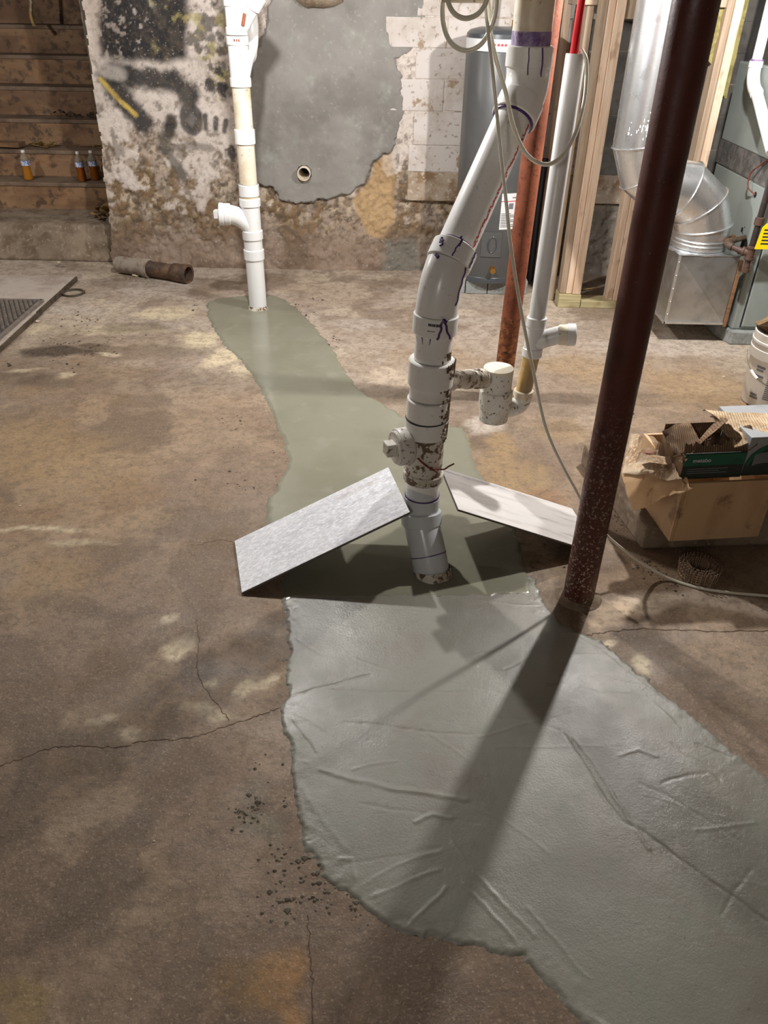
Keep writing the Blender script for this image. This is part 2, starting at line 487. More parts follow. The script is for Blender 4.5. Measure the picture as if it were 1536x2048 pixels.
fc = mixc(fc, S(146, 127, 109), far * sstep(.47, .62, n2) * .55)
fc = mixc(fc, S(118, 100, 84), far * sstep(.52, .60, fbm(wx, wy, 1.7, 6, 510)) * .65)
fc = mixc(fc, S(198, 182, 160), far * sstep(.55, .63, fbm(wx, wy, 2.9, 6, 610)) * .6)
PALE, OCHRE, DARK, PINK = S(206, 190, 160), S(150, 124, 88), S(78, 65, 52), S(184, 172, 160)
STAINS_AND_SHADING = [  # point, radius x, radius y, colour, strength
    ((-1.409, 4.734, 0.000), .22, .12, PALE, .8), ((-1.108, 4.283, 0.000), .16, .16, PALE, .9), ((-0.937, 3.995, 0.000), .10, .12, PALE, .9), ((-1.572, 4.421, 0.000), .25, .06, PALE, .6),
    ((-1.632, 5.221, 0.000), .25, .18, PINK, .7), ((-2.078, 4.745, 0.000), .35, .10, PINK, .6), ((-2.131, 4.393, 0.000), .20, .10, PALE, .5), ((-0.812, 3.832, 0.000), .09, .06, PALE, .7),
    ((-1.524, 4.465, 0.000), .18, .10, DARK, .55), ((-1.334, 4.084, 0.000), .32, .12, DARK, .45), ((-1.805, 4.062, 0.000), .24, .07, S(62, 51, 42), .95), ((-1.674, 4.179, 0.000), .12, .05, S(66, 54, 44), .8), ((-1.716, 3.665, 0.000), .16, .08, DARK, .5), ((-1.250, 3.477, 0.000), .16, .07, DARK, .35),
    ((-1.905, 3.816, 0.000), .12, .02, PALE, .6), ((-1.631, 3.796, 0.000), .05, .03, PALE, .6), ((-1.490, 4.041, 0.000), .06, .03, PALE, .7), ((-0.727, 3.803, 0.000), .1, .05, DARK, .3),
    ((-1.570, 2.960, 0.000), .35, .25, OCHRE, .55), ((-1.210, 2.801, 0.000), .30, .18, OCHRE, .35), ((-1.278, 2.358, 0.000), .22, .018, PALE, .55), ((-1.084, 2.284, 0.000), .14, .02, PALE, .35),
    ((-1.143, 2.091, 0.000), .14, .10, OCHRE, .5), ((-1.028, 1.961, 0.000), .12, .05, DARK, .35), ((-0.875, 1.952, 0.000), .10, .04, DARK, .35),
    ((-0.374, 1.566, 0.000), .045, .055, PALE, .95), ((-0.320, 1.596, 0.000), .03, .035, PALE, .7), ((-0.504, 1.592, 0.000), .03, .02, PALE, .7), ((-0.646, 1.756, 0.000), .05, .05, PALE, .6), ((-0.724, 1.882, 0.000), .03, .03, PALE, .6),
    ((-0.663, 1.701, 0.000), .03, .02, PALE, .8), ((-0.744, 1.482, 0.000), .03, .02, PALE, .6), ((-0.652, 1.430, 0.000), .02, .02, PALE, .5), ((-0.452, 1.470, 0.000), .09, .02, PALE, .5), ((-0.620, 1.779, 0.000), .04, .05, DARK, .35),
    ((-0.546, 1.651, 0.000), .10, .06, DARK, .3), ((-0.381, 1.763, 0.000), .08, .06, DARK, .3), ((-0.958, 1.397, 0.000), .12, .06, DARK, .35), ((-0.612, 1.143, 0.000), .08, .05, DARK, .45), ((-0.622, 0.941, 0.000), .12, .10, DARK, .4),
    ((0.515, 3.014, 0.000), .10, .12, OCHRE, .8), ((0.573, 2.781, 0.000), .16, .12, OCHRE, .8), ((0.653, 2.629, 0.000), .12, .10, S(136, 98, 66), .7), ((0.815, 3.190, 0.000), .12, .12, OCHRE, .5), ((0.445, 3.225, 0.000), .10, .10, PINK, .8),
    ((1.144, 3.951, 0.000), .30, .18, OCHRE, .55), ((1.696, 3.718, 0.000), .35, .20, OCHRE, .6), ((1.701, 4.339, 0.000), .5, .14, PINK, .7), ((0.298, 4.051, 0.000), .25, .16, OCHRE, .35), ((-0.169, 4.576, 0.000), .18, .10, PINK, .6), ((-0.459, 5.127, 0.000), .3, .2, S(150, 130, 114), .5),
    ((-0.006, 3.587, 0.000), .14, .14, DARK, .55), ((0.197, 3.537, 0.000), .16, .10, DARK, .6), ((0.399, 3.545, 0.000), .12, .06, DARK, .5), ((0.959, 3.568, 0.000), .12, .05, DARK, .35), ((0.800, 3.239, 0.000), .1, .06, DARK, .4),  # dark floor, with the shadow band left of the trap painted in
    ((0.622, 2.320, 0.000), .10, .10, DARK, .7), ((0.903, 1.988, 0.000), .20, .06, S(200, 180, 158), .9), ((0.733, 1.946, 0.000), .09, .07, S(200, 174, 144), .95), ((1.201, 1.971, 0.000), .24, .07, S(192, 174, 156), .85), ((0.889, 1.687, 0.000), .04, .03, PALE, .9), ((0.738, 1.792, 0.000), .03, .02, PALE, .9),  # shade under the right tile painted in; pink floor paled for light
    ((0.990, 1.940, 0.000), .10, .04, DARK, .4), ((0.992, 1.569, 0.000), .14, .10, S(116, 94, 72), .6),  # dark spot paints the crate's shadow; the brown is the floor's own
    ((-0.202, 0.808, 0.000), .05, .06, S(150, 112, 70), .9), ((-0.161, 0.723, 0.000), .03, .05, S(150, 112, 70), .9), ((-0.281, 0.777, 0.000), .06, .05, S(126, 98, 62), .6), ((0.112, 0.746, 0.000), .10, .06, S(92, 74, 58), .5), ((-0.725, 0.722, 0.000), .06, .05, S(130, 108, 62), .6),
    ((-0.259, 1.083, 0.000), .05, .03, S(118, 112, 96), .7), ((-0.286, 1.192, 0.000), .04, .04, S(118, 112, 96), .5),
]
for (sx, sy, _), rx, ry, c, w in STAINS_AND_SHADING:
    b = blob(wx, wy, sx, sy, rx * 1.1, ry * 1.25)
    fc = mixc(fc, c, np.clip(sstep(.25, .75, b + (n3 - .5) * .5) * w, 0, 1))
fz = (n3 - .5) * .003 * 0 + np.zeros_like(gx)
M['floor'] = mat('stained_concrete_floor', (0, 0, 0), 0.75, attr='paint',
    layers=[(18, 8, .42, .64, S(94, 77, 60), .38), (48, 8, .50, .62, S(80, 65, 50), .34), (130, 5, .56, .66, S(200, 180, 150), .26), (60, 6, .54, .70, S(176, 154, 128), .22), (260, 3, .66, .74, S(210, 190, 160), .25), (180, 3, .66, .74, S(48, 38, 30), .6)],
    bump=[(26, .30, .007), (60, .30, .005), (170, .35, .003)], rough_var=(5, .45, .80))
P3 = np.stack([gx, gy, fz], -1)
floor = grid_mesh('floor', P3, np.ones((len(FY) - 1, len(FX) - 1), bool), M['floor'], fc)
tag(floor, 'stained brown concrete basement floor', kind='structure')
del gx, gy, n1, n2, n3, wx, wy, P3

def crack(pts, w, seedk, m):
    rs = random.Random(seedk)
    P = catmull([(p[0], p[1], 0) for p in pts], 10)
    V, F = [], []
    for i, p in enumerate(P):
        t = (P[min(i + 1, len(P) - 1)] - P[max(i - 1, 0)]).normalized()
        nrm = Vector((-t.y, t.x, 0))
        p = p + nrm * rs.uniform(-.004, .004)
        h = w * rs.uniform(.25, .85)
        V += [tuple(p - nrm * h + Vector((0, 0, .0006))), tuple(p + Vector((0, 0, .0009))), tuple(p + nrm * h + Vector((0, 0, .0006)))]
    for i in range(len(P) - 1):
        F += [(3 * i, 3 * i + 1, 3 * i + 4, 3 * i + 3), (3 * i + 1, 3 * i + 2, 3 * i + 5, 3 * i + 4)]
    return mk('crack', (V, F), m, floor)
M['crack'] = mat('dirt_filled_crack', S(78, 62, 48), 0.95, layers=[(80, 4, .45, .6, S(104, 84, 64), .8)])
crack([(-1.062, 1.265, 0.000), (-0.976, 1.306, 0.000), (-0.899, 1.348, 0.000), (-0.823, 1.363, 0.000), (-0.701, 1.361, 0.000), (-0.640, 1.384, 0.000), (-0.520, 1.398, 0.000), (-0.432, 1.440, 0.000), (-0.341, 1.482, 0.000), (-0.285, 1.511, 0.000)], .0022, 1, M['crack'])
crack([(-0.605, 1.873, 0.000), (-0.571, 1.758, 0.000), (-0.561, 1.672, 0.000), (-0.526, 1.591, 0.000), (-0.476, 1.525, 0.000), (-0.422, 1.462, 0.000)], .0016, 2, M['crack'])
crack([(-0.151, 0.915, 0.000), (-0.144, 0.840, 0.000), (-0.132, 0.780, 0.000), (-0.126, 0.687, 0.000), (-0.114, 0.571, 0.000)], .0020, 3, M['crack'])
crack([(-0.686, 2.280, 0.000), (-0.609, 2.314, 0.000), (-0.541, 2.294, 0.000)], .0014, 4, M['crack'])
crack([(0.651, 1.830, 0.000), (0.728, 1.851, 0.000), (0.854, 1.869, 0.000), (1.031, 1.864, 0.000), (1.254, 1.870, 0.000)], .003, 5, M['crack'])

# ------------------------------------------------------------------ fresh cement
def cement(name, poly, x0, x1, y0, y1, step, height, m, grooves, rag, noise_amp, label):
    X, Y = np.meshgrid(np.arange(x0, x1, step), np.arange(y0, y1, step))
    sd = poly_sd(X, Y, [(p[0], p[1]) for p in poly])
    nz = fbm(X, Y, 22, 4, 11)
    sd = sd + (nz - .5) * rag + (fbm(X, Y, 70, 3, 5) - .5) * rag * .7
    z = -.004 + (height + .004) * sstep(-.006, .014, sd)
    ins = sstep(.01, .05, sd)
    z += ins * (fbm(X, Y, 2.6, 3, 90) - .5) * noise_amp * 2.2
    z += ins * (fbm(X, Y, 14, 4, 33) - .5) * noise_amp * .6
    edge = sstep(.10, .0, sd) * sstep(-.004, .006, sd)
    z += edge * (fbm(X, Y, 45, 3, 60) - .40) * noise_amp * 1.3
    wxg, wyg, amp_n = X + (fbm(X, Y, 9, 3, 7) - .5) * .02, Y + (fbm(X, Y, 9, 3, 77) - .5) * .02, .4 + 1.2 * fbm(X, Y, 30, 2, 3)
    for pts, amp, wd in grooves:
        d = line_d(wxg, wyg, [(p[0], p[1]) for p in pts])
        z += ins * amp * .42 * np.exp(-(d / max(wd * .62, .0032)) ** 2) * amp_n
    keep = (sd > -.012)
    keep = keep[:-1, :-1] & keep[1:, :-1] & keep[:-1, 1:] & keep[1:, 1:]
    o = grid_mesh(name, np.stack([X, Y, z], -1), keep, m)
    tag(o, label, 'cement patch')
    return o
M['cement_far'] = mat('wet_olive_cement', S(130, 128, 112), 0.22, spec=.5,
    layers=[(2.5, 4, .42, .66, S(120, 118, 101), .8), (8, 4, .55, .7, S(140, 138, 124), .5)], bump=[(3, .03, .02), (160, .04, .001)], rough_var=(2.5, .12, .24))
M['cement_near'] = mat('trowelled_grey_cement', S(125, 122, 111), 0.36, spec=.5,
    layers=[(2.2, 5, .42, .66, S(112, 105, 95), .85), (6, 4, .52, .7, S(118, 119, 107), .7), (120, 3, .67, .72, S(80, 74, 66), .6)],
    bump=[(18, .12, .006), (150, .35, .0018), (420, .45, .0008)], rough_var=(3.0, .22, .50))
FAR_POLY = [(-0.335, 1.967, 0.000), (-0.356, 2.113, 0.000), (-0.393, 2.259, 0.000), (-0.446, 2.417, 0.000), (-0.477, 2.573, 0.000), (-0.453, 2.648, 0.000), (-0.439, 2.754, 0.000), (-0.417, 2.892, 0.000), (-0.467, 3.093, 0.000), (-0.547, 3.341, 0.000), (-0.647, 3.619, 0.000), (-0.725, 3.822, 0.000),
            (-0.813, 4.001, 0.000), (-0.932, 4.199, 0.000), (-1.043, 4.447, 0.000), (-1.133, 4.685, 0.000), (-1.182, 4.927, 0.000), (-1.139, 5.008, 0.000), (-0.958, 5.079, 0.000), (-0.812, 5.118, 0.000), (-0.675, 5.014, 0.000), (-0.529, 4.734, 0.000), (-0.404, 4.438, 0.000), (-0.302, 4.154, 0.000),
            (-0.225, 3.877, 0.000), (-0.129, 3.629, 0.000), (-0.025, 3.494, 0.000), (0.081, 3.355, 0.000), (0.212, 3.292, 0.000), (0.371, 3.242, 0.000), (0.386, 3.078, 0.000), (0.393, 2.899, 0.000), (0.427, 2.768, 0.000), (0.449, 2.652, 0.000), (0.485, 2.543, 0.000), (0.504, 2.420, 0.000), (0.512, 2.255, 0.000), (0.518, 2.097, 0.000), (0.519, 2.016, 0.000)]
NEAR_POLY = [(-0.341, 2.032, 0.000), (-0.315, 1.881, 0.000), (-0.293, 1.765, 0.000), (-0.288, 1.637, 0.000), (-0.274, 1.558, 0.000), (-0.286, 1.501, 0.000), (-0.273, 1.430, 0.000), (-0.248, 1.362, 0.000), (-0.234, 1.290, 0.000), (-0.218, 1.215, 0.000), (-0.193, 1.144, 0.000), (-0.172, 1.071, 0.000),
             (-0.131, 1.007, 0.000), (-0.061, 0.956, 0.000), (0.007, 0.905, 0.000), (0.075, 0.876, 0.000), (0.159, 0.856, 0.000), (0.228, 0.847, 0.000), (0.264, 0.832, 0.000), (0.308, 0.826, 0.000), (0.344, 0.786, 0.000), (0.385, 0.739, 0.000), (0.419, 0.694, 0.000),
             (0.477, 0.580, 0.000), (0.573, 0.426, 0.000), (1.104, 0.515, 0.000), (1.338, 1.025, 0.000), (1.174, 1.165, 0.000), (1.026, 1.305, 0.000), (0.976, 1.369, 0.000), (0.907, 1.489, 0.000), (0.830, 1.604, 0.000), (0.755, 1.730, 0.000), (0.696, 1.813, 0.000), (0.645, 1.840, 0.000), (0.586, 1.895, 0.000),
             (0.557, 1.979, 0.000), (0.543, 2.057, 0.000), (0.527, 2.139, 0.000), (0.233, 2.070, 0.000), (-0.043, 2.040, 0.000)]
GROOVES = [
    ([(0.510, 1.430, 0.000), (0.563, 1.276, 0.000), (0.602, 1.167, 0.000), (0.646, 1.138, 0.000), (0.691, 1.088, 0.000), (0.781, 1.002, 0.000), (0.889, 0.901, 0.000)], -.0045, .006),
    ([(0.538, 1.414, 0.000), (0.594, 1.269, 0.000), (0.626, 1.154, 0.000), (0.651, 1.085, 0.000)], .004, .006),
    ([(-0.156, 1.300, 0.000), (0.041, 1.243, 0.000), (0.219, 1.217, 0.000)], .004, .010),
    ([(-0.282, 1.492, 0.000), (-0.220, 1.414, 0.000), (-0.174, 1.351, 0.000)], -.005, .007), ([(-0.284, 1.543, 0.000), (-0.150, 1.596, 0.000), (-0.033, 1.643, 0.000)], -.003, .006),
    ([(-0.178, 1.580, 0.000), (0.027, 1.569, 0.000), (0.247, 1.582, 0.000)], -.002, .005), ([(-0.099, 1.460, 0.000), (0.083, 1.434, 0.000), (0.256, 1.424, 0.000)], -.002, .004),
    ([(0.179, 1.091, 0.000), (0.238, 1.010, 0.000), (0.297, 0.923, 0.000), (0.340, 0.875, 0.000)], .004, .006), ([(0.202, 0.997, 0.000), (0.262, 0.912, 0.000), (0.327, 0.823, 0.000)], .004, .006),
    ([(-0.018, 0.952, 0.000), (0.052, 0.982, 0.000), (0.146, 1.024, 0.000)], .003, .004), ([(0.068, 0.895, 0.000), (0.108, 0.931, 0.000), (0.158, 0.983, 0.000)], .004, .005),
    ([(0.090, 1.150, 0.000), (0.131, 1.169, 0.000), (0.178, 1.159, 0.000)], .005, .007), ([(-0.089, 1.047, 0.000), (-0.060, 1.045, 0.000), (-0.049, 0.999, 0.000)], .004, .006),
    ([(0.332, 0.935, 0.000), (0.387, 0.865, 0.000), (0.447, 0.790, 0.000)], .003, .005), ([(0.796, 1.402, 0.000), (0.857, 1.338, 0.000), (0.894, 1.291, 0.000)], -.003, .005), ([(0.871, 1.401, 0.000), (0.933, 1.364, 0.000), (1.013, 1.325, 0.000)], -.003, .004),
    ([(0.649, 1.362, 0.000), (0.702, 1.383, 0.000), (0.747, 1.364, 0.000)], .003, .006), ([(0.301, 1.683, 0.000), (0.376, 1.674, 0.000), (0.442, 1.714, 0.000)], -.003, .004),
    ([(0.768, 0.932, 0.000), (0.823, 0.991, 0.000), (0.877, 1.041, 0.000)], -.002, .004), ([(-0.219, 1.267, 0.000), (-0.145, 1.152, 0.000), (-0.079, 1.073, 0.000)], .002, .012), ([(-0.281, 1.858, 0.000), (-0.268, 1.679, 0.000), (-0.250, 1.559, 0.000)], .004, .010),
    ([(0.578, 1.868, 0.000), (0.685, 1.768, 0.000), (0.786, 1.619, 0.000)], .003, .008), ([(0.786, 1.619, 0.000), (0.899, 1.465, 0.000), (0.992, 1.341, 0.000)], .004, .008),
    ([(0.342, 0.788, 0.000), (0.397, 0.746, 0.000), (0.457, 0.696, 0.000)], .005, .010), ([(0.786, 1.564, 0.000), (0.840, 1.455, 0.000)], .003, .006),
]
_rs = random.Random(12)
for k in range(46):
    cx_, cy_ = _rs.uniform(-.3, 1.4), _rs.uniform(.7, 2.0)
    an, ln, bend = _rs.uniform(-.9, .5), _rs.uniform(.08, .35), _rs.uniform(-.25, .25)
    q = [(cx_ + ln * t * math.cos(an + bend * t), cy_ + ln * t * math.sin(an + bend * t), 0) for t in (-.5, -.25, 0, .25, .5)]
    GROOVES.append((q, _rs.choice((-1, 1)) * _rs.uniform(.0008, .0022), .005))
cement('cement_patch', FAR_POLY, -1.40, .95, 1.85, 5.15, .011, .006, M['cement_far'], [
    ([(-0.717, 3.739, 0.000), (-0.549, 3.654, 0.000), (-0.348, 3.724, 0.000)], .002, .02), ([(-0.168, 3.252, 0.000), (-0.112, 2.991, 0.000)], .002, .01), ([(-0.475, 2.555, 0.000), (-0.433, 2.707, 0.000), (-0.410, 2.871, 0.000)], .004, .012)], .030, .0012,
    'smooth olive-grey wet cement strip running from the white wall-side pipe to the leaning tiles')
cement('cement_patch', NEAR_POLY, -.50, 1.85, .35, 2.20, .0042, .0048, M['cement_near'], GROOVES, .026, .0020,
    'wide trowelled grey cement patch filling the foreground below the red-brown post')

# ------------------------------------------------------------------ back wall: whitewashed, eroded at the foot, with spray paint
WY = 5.74
HOLE = (-0.593, 5.700, 0.658)
wxs = np.arange(-2.12, 3.61, .009)
wzs = np.arange(-.02, 2.36, .009)
X, Z = np.meshgrid(wxs, wzs)
a1, a2, a3 = fbm(X, Z, 2.2, 5, 9), fbm(X, Z, 7, 5, 50), fbm(X, Z, 24, 4, 70)
qx, qz = X + (a2 - .5) * .14 + (a3 - .5) * .05, Z + (fbm(X, Z, 7, 4, 150) - .5) * .14
wc = np.zeros(X.shape + (3,)) + np.array(S(200, 188, 178))
wc = mixc(wc, S(174, 158, 144), sstep(.48, .68, a1) * .7)
wc = mixc(wc, S(206, 196, 188), sstep(.52, .70, a2) * .6)
ero = sstep(.64, .56, qz * .7 + Z * .3 + (a1 - .5) * .8 + (a2 - .5) * .5 + (a3 - .5) * .25)
wc = mixc(wc, S(124, 100, 72), ero * (.55 + .45 * sstep(.40, .56, a2)))
wc = mixc(wc, S(188, 172, 150), ero * sstep(.56, .62, a3) * sstep(.2, .5, Z) * .85)
wc = mixc(wc, S(84, 70, 54), ero * sstep(.56, .64, fbm(X, Z, 40, 3, 222)) * .7)
wc = mixc(wc, S(96, 84, 72), sstep(.60, .68, fbm(X, Z, 18, 5, 333)) * .6)
foot = sstep(.34, .10, qz)
wc = mixc(wc, S(142, 122, 106), foot * .8)
wc = mixc(wc, S(100, 82, 66), foot * sstep(.5, .66, a2) * .7)
def wpoly(pts): return poly_sd(qx * .35 + X * .65, qz * .35 + Z * .65, [(p[0], p[2]) for p in pts])
BLACK, YEL = S(38, 37, 38), S(164, 152, 92)
bp = wpoly([(-1.809, 5.740, 1.788), (-1.269, 5.740, 1.796), (-1.331, 5.740, 1.320), (-1.470, 5.740, 1.295), (-1.688, 5.740, 1.309), (-1.887, 5.740, 1.317)])
wc = mixc(wc, BLACK, sstep(-.03, .03, bp) * (1 - .6 * sstep(.60, .66, a3) * sstep(.5, .64, a1 + a2 * .3)))
bp2 = wpoly([(-1.490, 5.740, 1.793), (-0.969, 5.740, 1.801), (-1.035, 5.740, 1.096), (-1.168, 5.740, 1.094), (-1.243, 5.740, 1.293), (-1.527, 5.740, 1.345)])
wc = mixc(wc, S(66, 60, 54), sstep(-.05, .05, bp2) * sstep(.46, .56, a3 * .6 + a2 * .4) * .8)
wc = mixc(wc, YEL, sstep(-.05, .05, bp2) * sstep(.56, .64, fbm(X, Z, 13, 5, 300)) * .6)
def spray(pts, wd, col, s=.9, soft=.55):
    global wc
    d = line_d(X, Z, [(p[0], p[2]) for p in pts])
    wc = mixc(wc, col, np.clip(sstep(wd * 1.15, wd * (1 - soft), d + (a3 - .5) * wd * .7), 0, 1) * s)
spray([(-1.812, 5.740, 1.228), (-1.613, 5.740, 1.208), (-1.434, 5.740, 1.200), (-1.337, 5.740, 1.120)], .08, BLACK, .95)
spray([(-1.866, 5.740, 1.221), (-1.765, 5.740, 1.084), (-1.675, 5.740, 0.948)], .085, BLACK, .95)
spray([(-1.885, 5.740, 1.255), (-1.773, 5.740, 1.229)], .05, S(200, 190, 180), .6)
spray([(-1.908, 5.740, 1.204), (-1.811, 5.740, 1.089), (-1.714, 5.740, 0.996)], .018, S(196, 168, 84), .95, .5)
ring = [((-1.342, 5.740, 0.972)[0] + .055 * math.cos(t), 0, (-1.342, 5.740, 0.972)[2] + .07 * math.sin(t)) for t in np.linspace(0, 6.3, 14)]
spray(ring, .035, BLACK, .85)
spray([(-1.339, 5.740, 0.996), (-1.342, 5.740, 0.942)], .05, S(60, 57, 55), .8)
spray([(-1.370, 5.740, 1.120), (-1.370, 5.740, 1.016)], .05, S(80, 76, 72), .6)
for q in ([(-1.245, 5.740, 0.997), (-1.251, 5.740, 0.919)], [(-1.173, 5.740, 0.981), (-1.183, 5.740, 0.920)], [(-1.107, 5.740, 0.970), (-1.127, 5.740, 0.909)]):
    spray(q, .022, BLACK, .85)
spray([(-1.479, 5.740, 0.955), (-1.499, 5.740, 0.903)], .055, BLACK, .95)
spray([(-1.522, 5.740, 0.884), (-1.556, 5.740, 0.790)], .05, S(70, 66, 62), .8)
spray([(-1.543, 5.740, 0.791), (-1.386, 5.740, 0.812), (-1.233, 5.740, 0.802)], .03, S(110, 102, 94), .7)
spray([(-1.529, 5.740, 0.769), (-1.481, 5.740, 0.690), (-1.441, 5.740, 0.627)], .045, S(84, 78, 72), .75)
for q, r in (((-1.107, 5.740, 1.233), .035), ((-1.194, 5.740, 1.157), .06), ((-1.105, 5.740, 1.124), .05), ((-1.098, 5.740, 0.792), .05)):
    wc = mixc(wc, BLACK, sstep(.3, .7, blob(qx, qz, q[0], q[2], r) + (a3 - .5) * .6) * .9)
tan = wpoly([(-0.262, 5.740, 0.482), (-0.157, 5.740, 0.616), (-0.099, 5.740, 0.745), (0.010, 5.740, 0.822), (0.040, 5.740, 0.716), (0.024, 5.740, 0.487), (0.041, 5.740, 0.351), (-0.036, 5.740, 0.218), (-0.155, 5.740, 0.244), (-0.238, 5.740, 0.381)])
wc = mixc(wc, S(178, 148, 108), sstep(-.012, .012, tan) * (.95 - .35 * sstep(.5, .65, a2)))
dk = wpoly([(-0.028, 5.740, 0.211), (0.207, 5.740, 0.232), (0.254, 5.740, -0.020), (-0.043, 5.740, -0.025)])
wc = mixc(wc, S(112, 110, 102), sstep(-.03, .03, dk) * .8)
wc = mixc(wc, S(118, 112, 104), sstep(.95, 1.15, X) * .75)
M['wall'] = mat('flaking_whitewash', (0, 0, 0), 0.88, attr='paint',
    layers=[(30, 6, .44, .66, S(98, 82, 66), .35), (90, 5, .6, .7, S(70, 60, 50), .5), (60, 5, .6, .7, S(214, 204, 194), .4)], bump=[(26, .45, .010), (110, .4, .004)])
rows_lo = (0.285, 5.740, 0.491)[2]
relief = -.045 * np.exp(-np.clip(Z, 0, 9) / .12) - (a1 - .5) * .05 - (a2 - .5) * .018 + ero * .010 * sstep(.4, .6, a3)
flat = sstep(.0, .06, X) * sstep(rows_lo - .02, rows_lo + .02, Z)
Yw = (WY + relief) * (1 - flat) + 5.7165 * flat
edge_x = -2.04 + .065 * Z + (fbm(Z * 0 + 3.3, Z, 6, 4, 20) - .5) * .05
inhole = np.hypot(X - HOLE[0], Z - HOLE[2]) < .045
ok = (X > edge_x) & ~inhole
keep = ok[:-1, :-1] & ok[1:, :-1] & ok[:-1, 1:] & ok[1:, 1:]
wall_back = grid_mesh('wall_back', np.stack([X, Yw, Z], -1), keep, M['wall'], wc)
tag(wall_back, 'old whitewashed masonry wall with black spray paint and eroded foot', kind='structure')

# blocks of the right-hand part of the wall
rows = [(0.285, 5.740, 0.491)[2], (0.276, 5.740, 0.678)[2], (0.268, 5.740, 0.848)[2], (0.258, 5.740, 1.052)[2], (0.249, 5.740, 1.240)[2], (0.240, 5.740, 1.413)[2], (0.232, 5.740, 1.580)[2], (0.224, 5.740, 1.743)[2], (0.217, 5.740, 1.904)[2]]
M['block'] = mat('whitewashed_block', S(196, 188, 182), 0.9, layers=[(5, 5, .45, .68, S(172, 160, 150), .8), (28, 6, .57, .66, S(130, 112, 94), .7), (6, 5, .62, .68, S(138, 112, 82), .8)], bump=[(40, .5, .005), (140, .35, .003)])
M['block_low'] = mat('stained_whitewashed_block', S(168, 152, 134), 0.9, layers=[(6, 5, .42, .60, S(126, 100, 72), .95), (28, 6, .55, .64, S(196, 184, 170), .7)], bump=[(40, .6, .006)])
M['block_bare'] = mat('bare_grey_block', S(112, 108, 102), 0.9, layers=[(6, 5, .42, .64, S(84, 80, 76), .9)], bump=[(40, .5, .005)])
for i in range(len(rows) - 1):
    z0, z1 = rows[i] + .002, rows[i + 1] - .002
    off = .08 if i % 2 else .275
    x = -.125 + off
    if i in (0, 1): x = .12
    while x < 2.6:
        w = .385
        m = M['block_low'] if i == 0 else (M['block'] if x < .98 else M['block_bare'])
        y = 5.712 + random.uniform(-.002, .002)
        jj = [random.uniform(-.003, .003) for _ in range(8)]
        v, f = box(x + .002, x + w + .002, y, 5.79, z0 + jj[0], z1 + jj[1])
        mk('block', (v, f), m, wall_back, smooth=False, bevel=.005)
        x += w + .006
# grey cement render patch, proud of the wall
PATCH = [(-0.913, 5.740, 1.298), (-0.958, 5.740, 0.948), (-0.973, 5.740, 0.651), (-0.936, 5.740, 0.583), (-0.822, 5.740, 0.559), (-0.767, 5.740, 0.487), (-0.663, 5.740, 0.455), (-0.439, 5.740, 0.492), (-0.272, 5.740, 0.522),
         (-0.181, 5.740, 0.589), (-0.122, 5.740, 0.729), (0.024, 5.740, 0.810), (0.061, 5.740, 0.964), (0.087, 5.740, 1.099), (0.060, 5.740, 1.252), (0.022, 5.740, 1.347), (0.120, 5.740, 1.387), (0.204, 5.740, 1.443), (0.221, 5.740, 1.561),
         (0.198, 5.740, 1.653), (0.174, 5.740, 1.842), (-0.266, 5.740, 1.860), (-0.693, 5.740, 1.830), (-0.768, 5.740, 1.625), (-0.802, 5.740, 1.492), (-0.874, 5.740, 1.382)]
px_, pz_ = np.meshgrid(np.arange(-1.15, .35, .006), np.arange(.4, 2.05, .006))
sd = poly_sd(px_, pz_, [(p[0], p[2]) for p in PATCH]) + (fbm(px_, pz_, 14, 4, 15) - .5) * .05 + (fbm(px_, pz_, 50, 3, 25) - .5) * .02
wavy = -(fbm(px_, pz_, 2.2, 5, 9) - .5) * .05
yy = WY + .008 - .034 * sstep(-.010, .010, sd) + wavy * .9 + (fbm(px_, pz_, 3, 3, 66) - .5) * .012
ok = (sd > -.014) & ~(np.hypot(px_ - HOLE[0], pz_ - HOLE[2]) < .047)
keep = ok[:-1, :-1] & ok[1:, :-1] & ok[:-1, 1:] & ok[1:, 1:]
M['render'] = mat('fresh_grey_render', S(140, 136, 130), 0.7, layers=[(1.6, 6, .42, .62, S(112, 108, 102), .9), (3, 5, .42, .66, S(126, 122, 116), .7), (5, 5, .52, .7, S(150, 152, 144), .7), (40, 5, .6, .7, S(166, 162, 154), .4)], bump=[(8, .2, .01), (120, .15, .002)])
patch = grid_mesh('render_patch', np.stack([px_, yy, pz_], -1), keep, M['render'], parent=wall_back)
patch['label'] = 'smooth grey cement render patch with ragged edges'
# drain pipe mouth through the render
pm = root('wall_pipe_mouth', (HOLE[0], 5.68, HOLE[2]), 'short open grey pipe end with a dark bore set in the grey render', 'pipe')
mk('pipe_wall', lathe((HOLE[0], 5.675, HOLE[2]), (0, 1, 0), [(.30, .0385), (0.003, .0385), (0, .040), (0, .044), (.003, .0455), (.30, .0455)], 36, (False, False)), M['pvc_old'], pm)
mk('bore', lathe((HOLE[0], 5.90, HOLE[2]), (0, 1, 0), [(0, .0385), (.002, .038)], 36), M['black_foam'], pm, label='dark inside of the pipe')

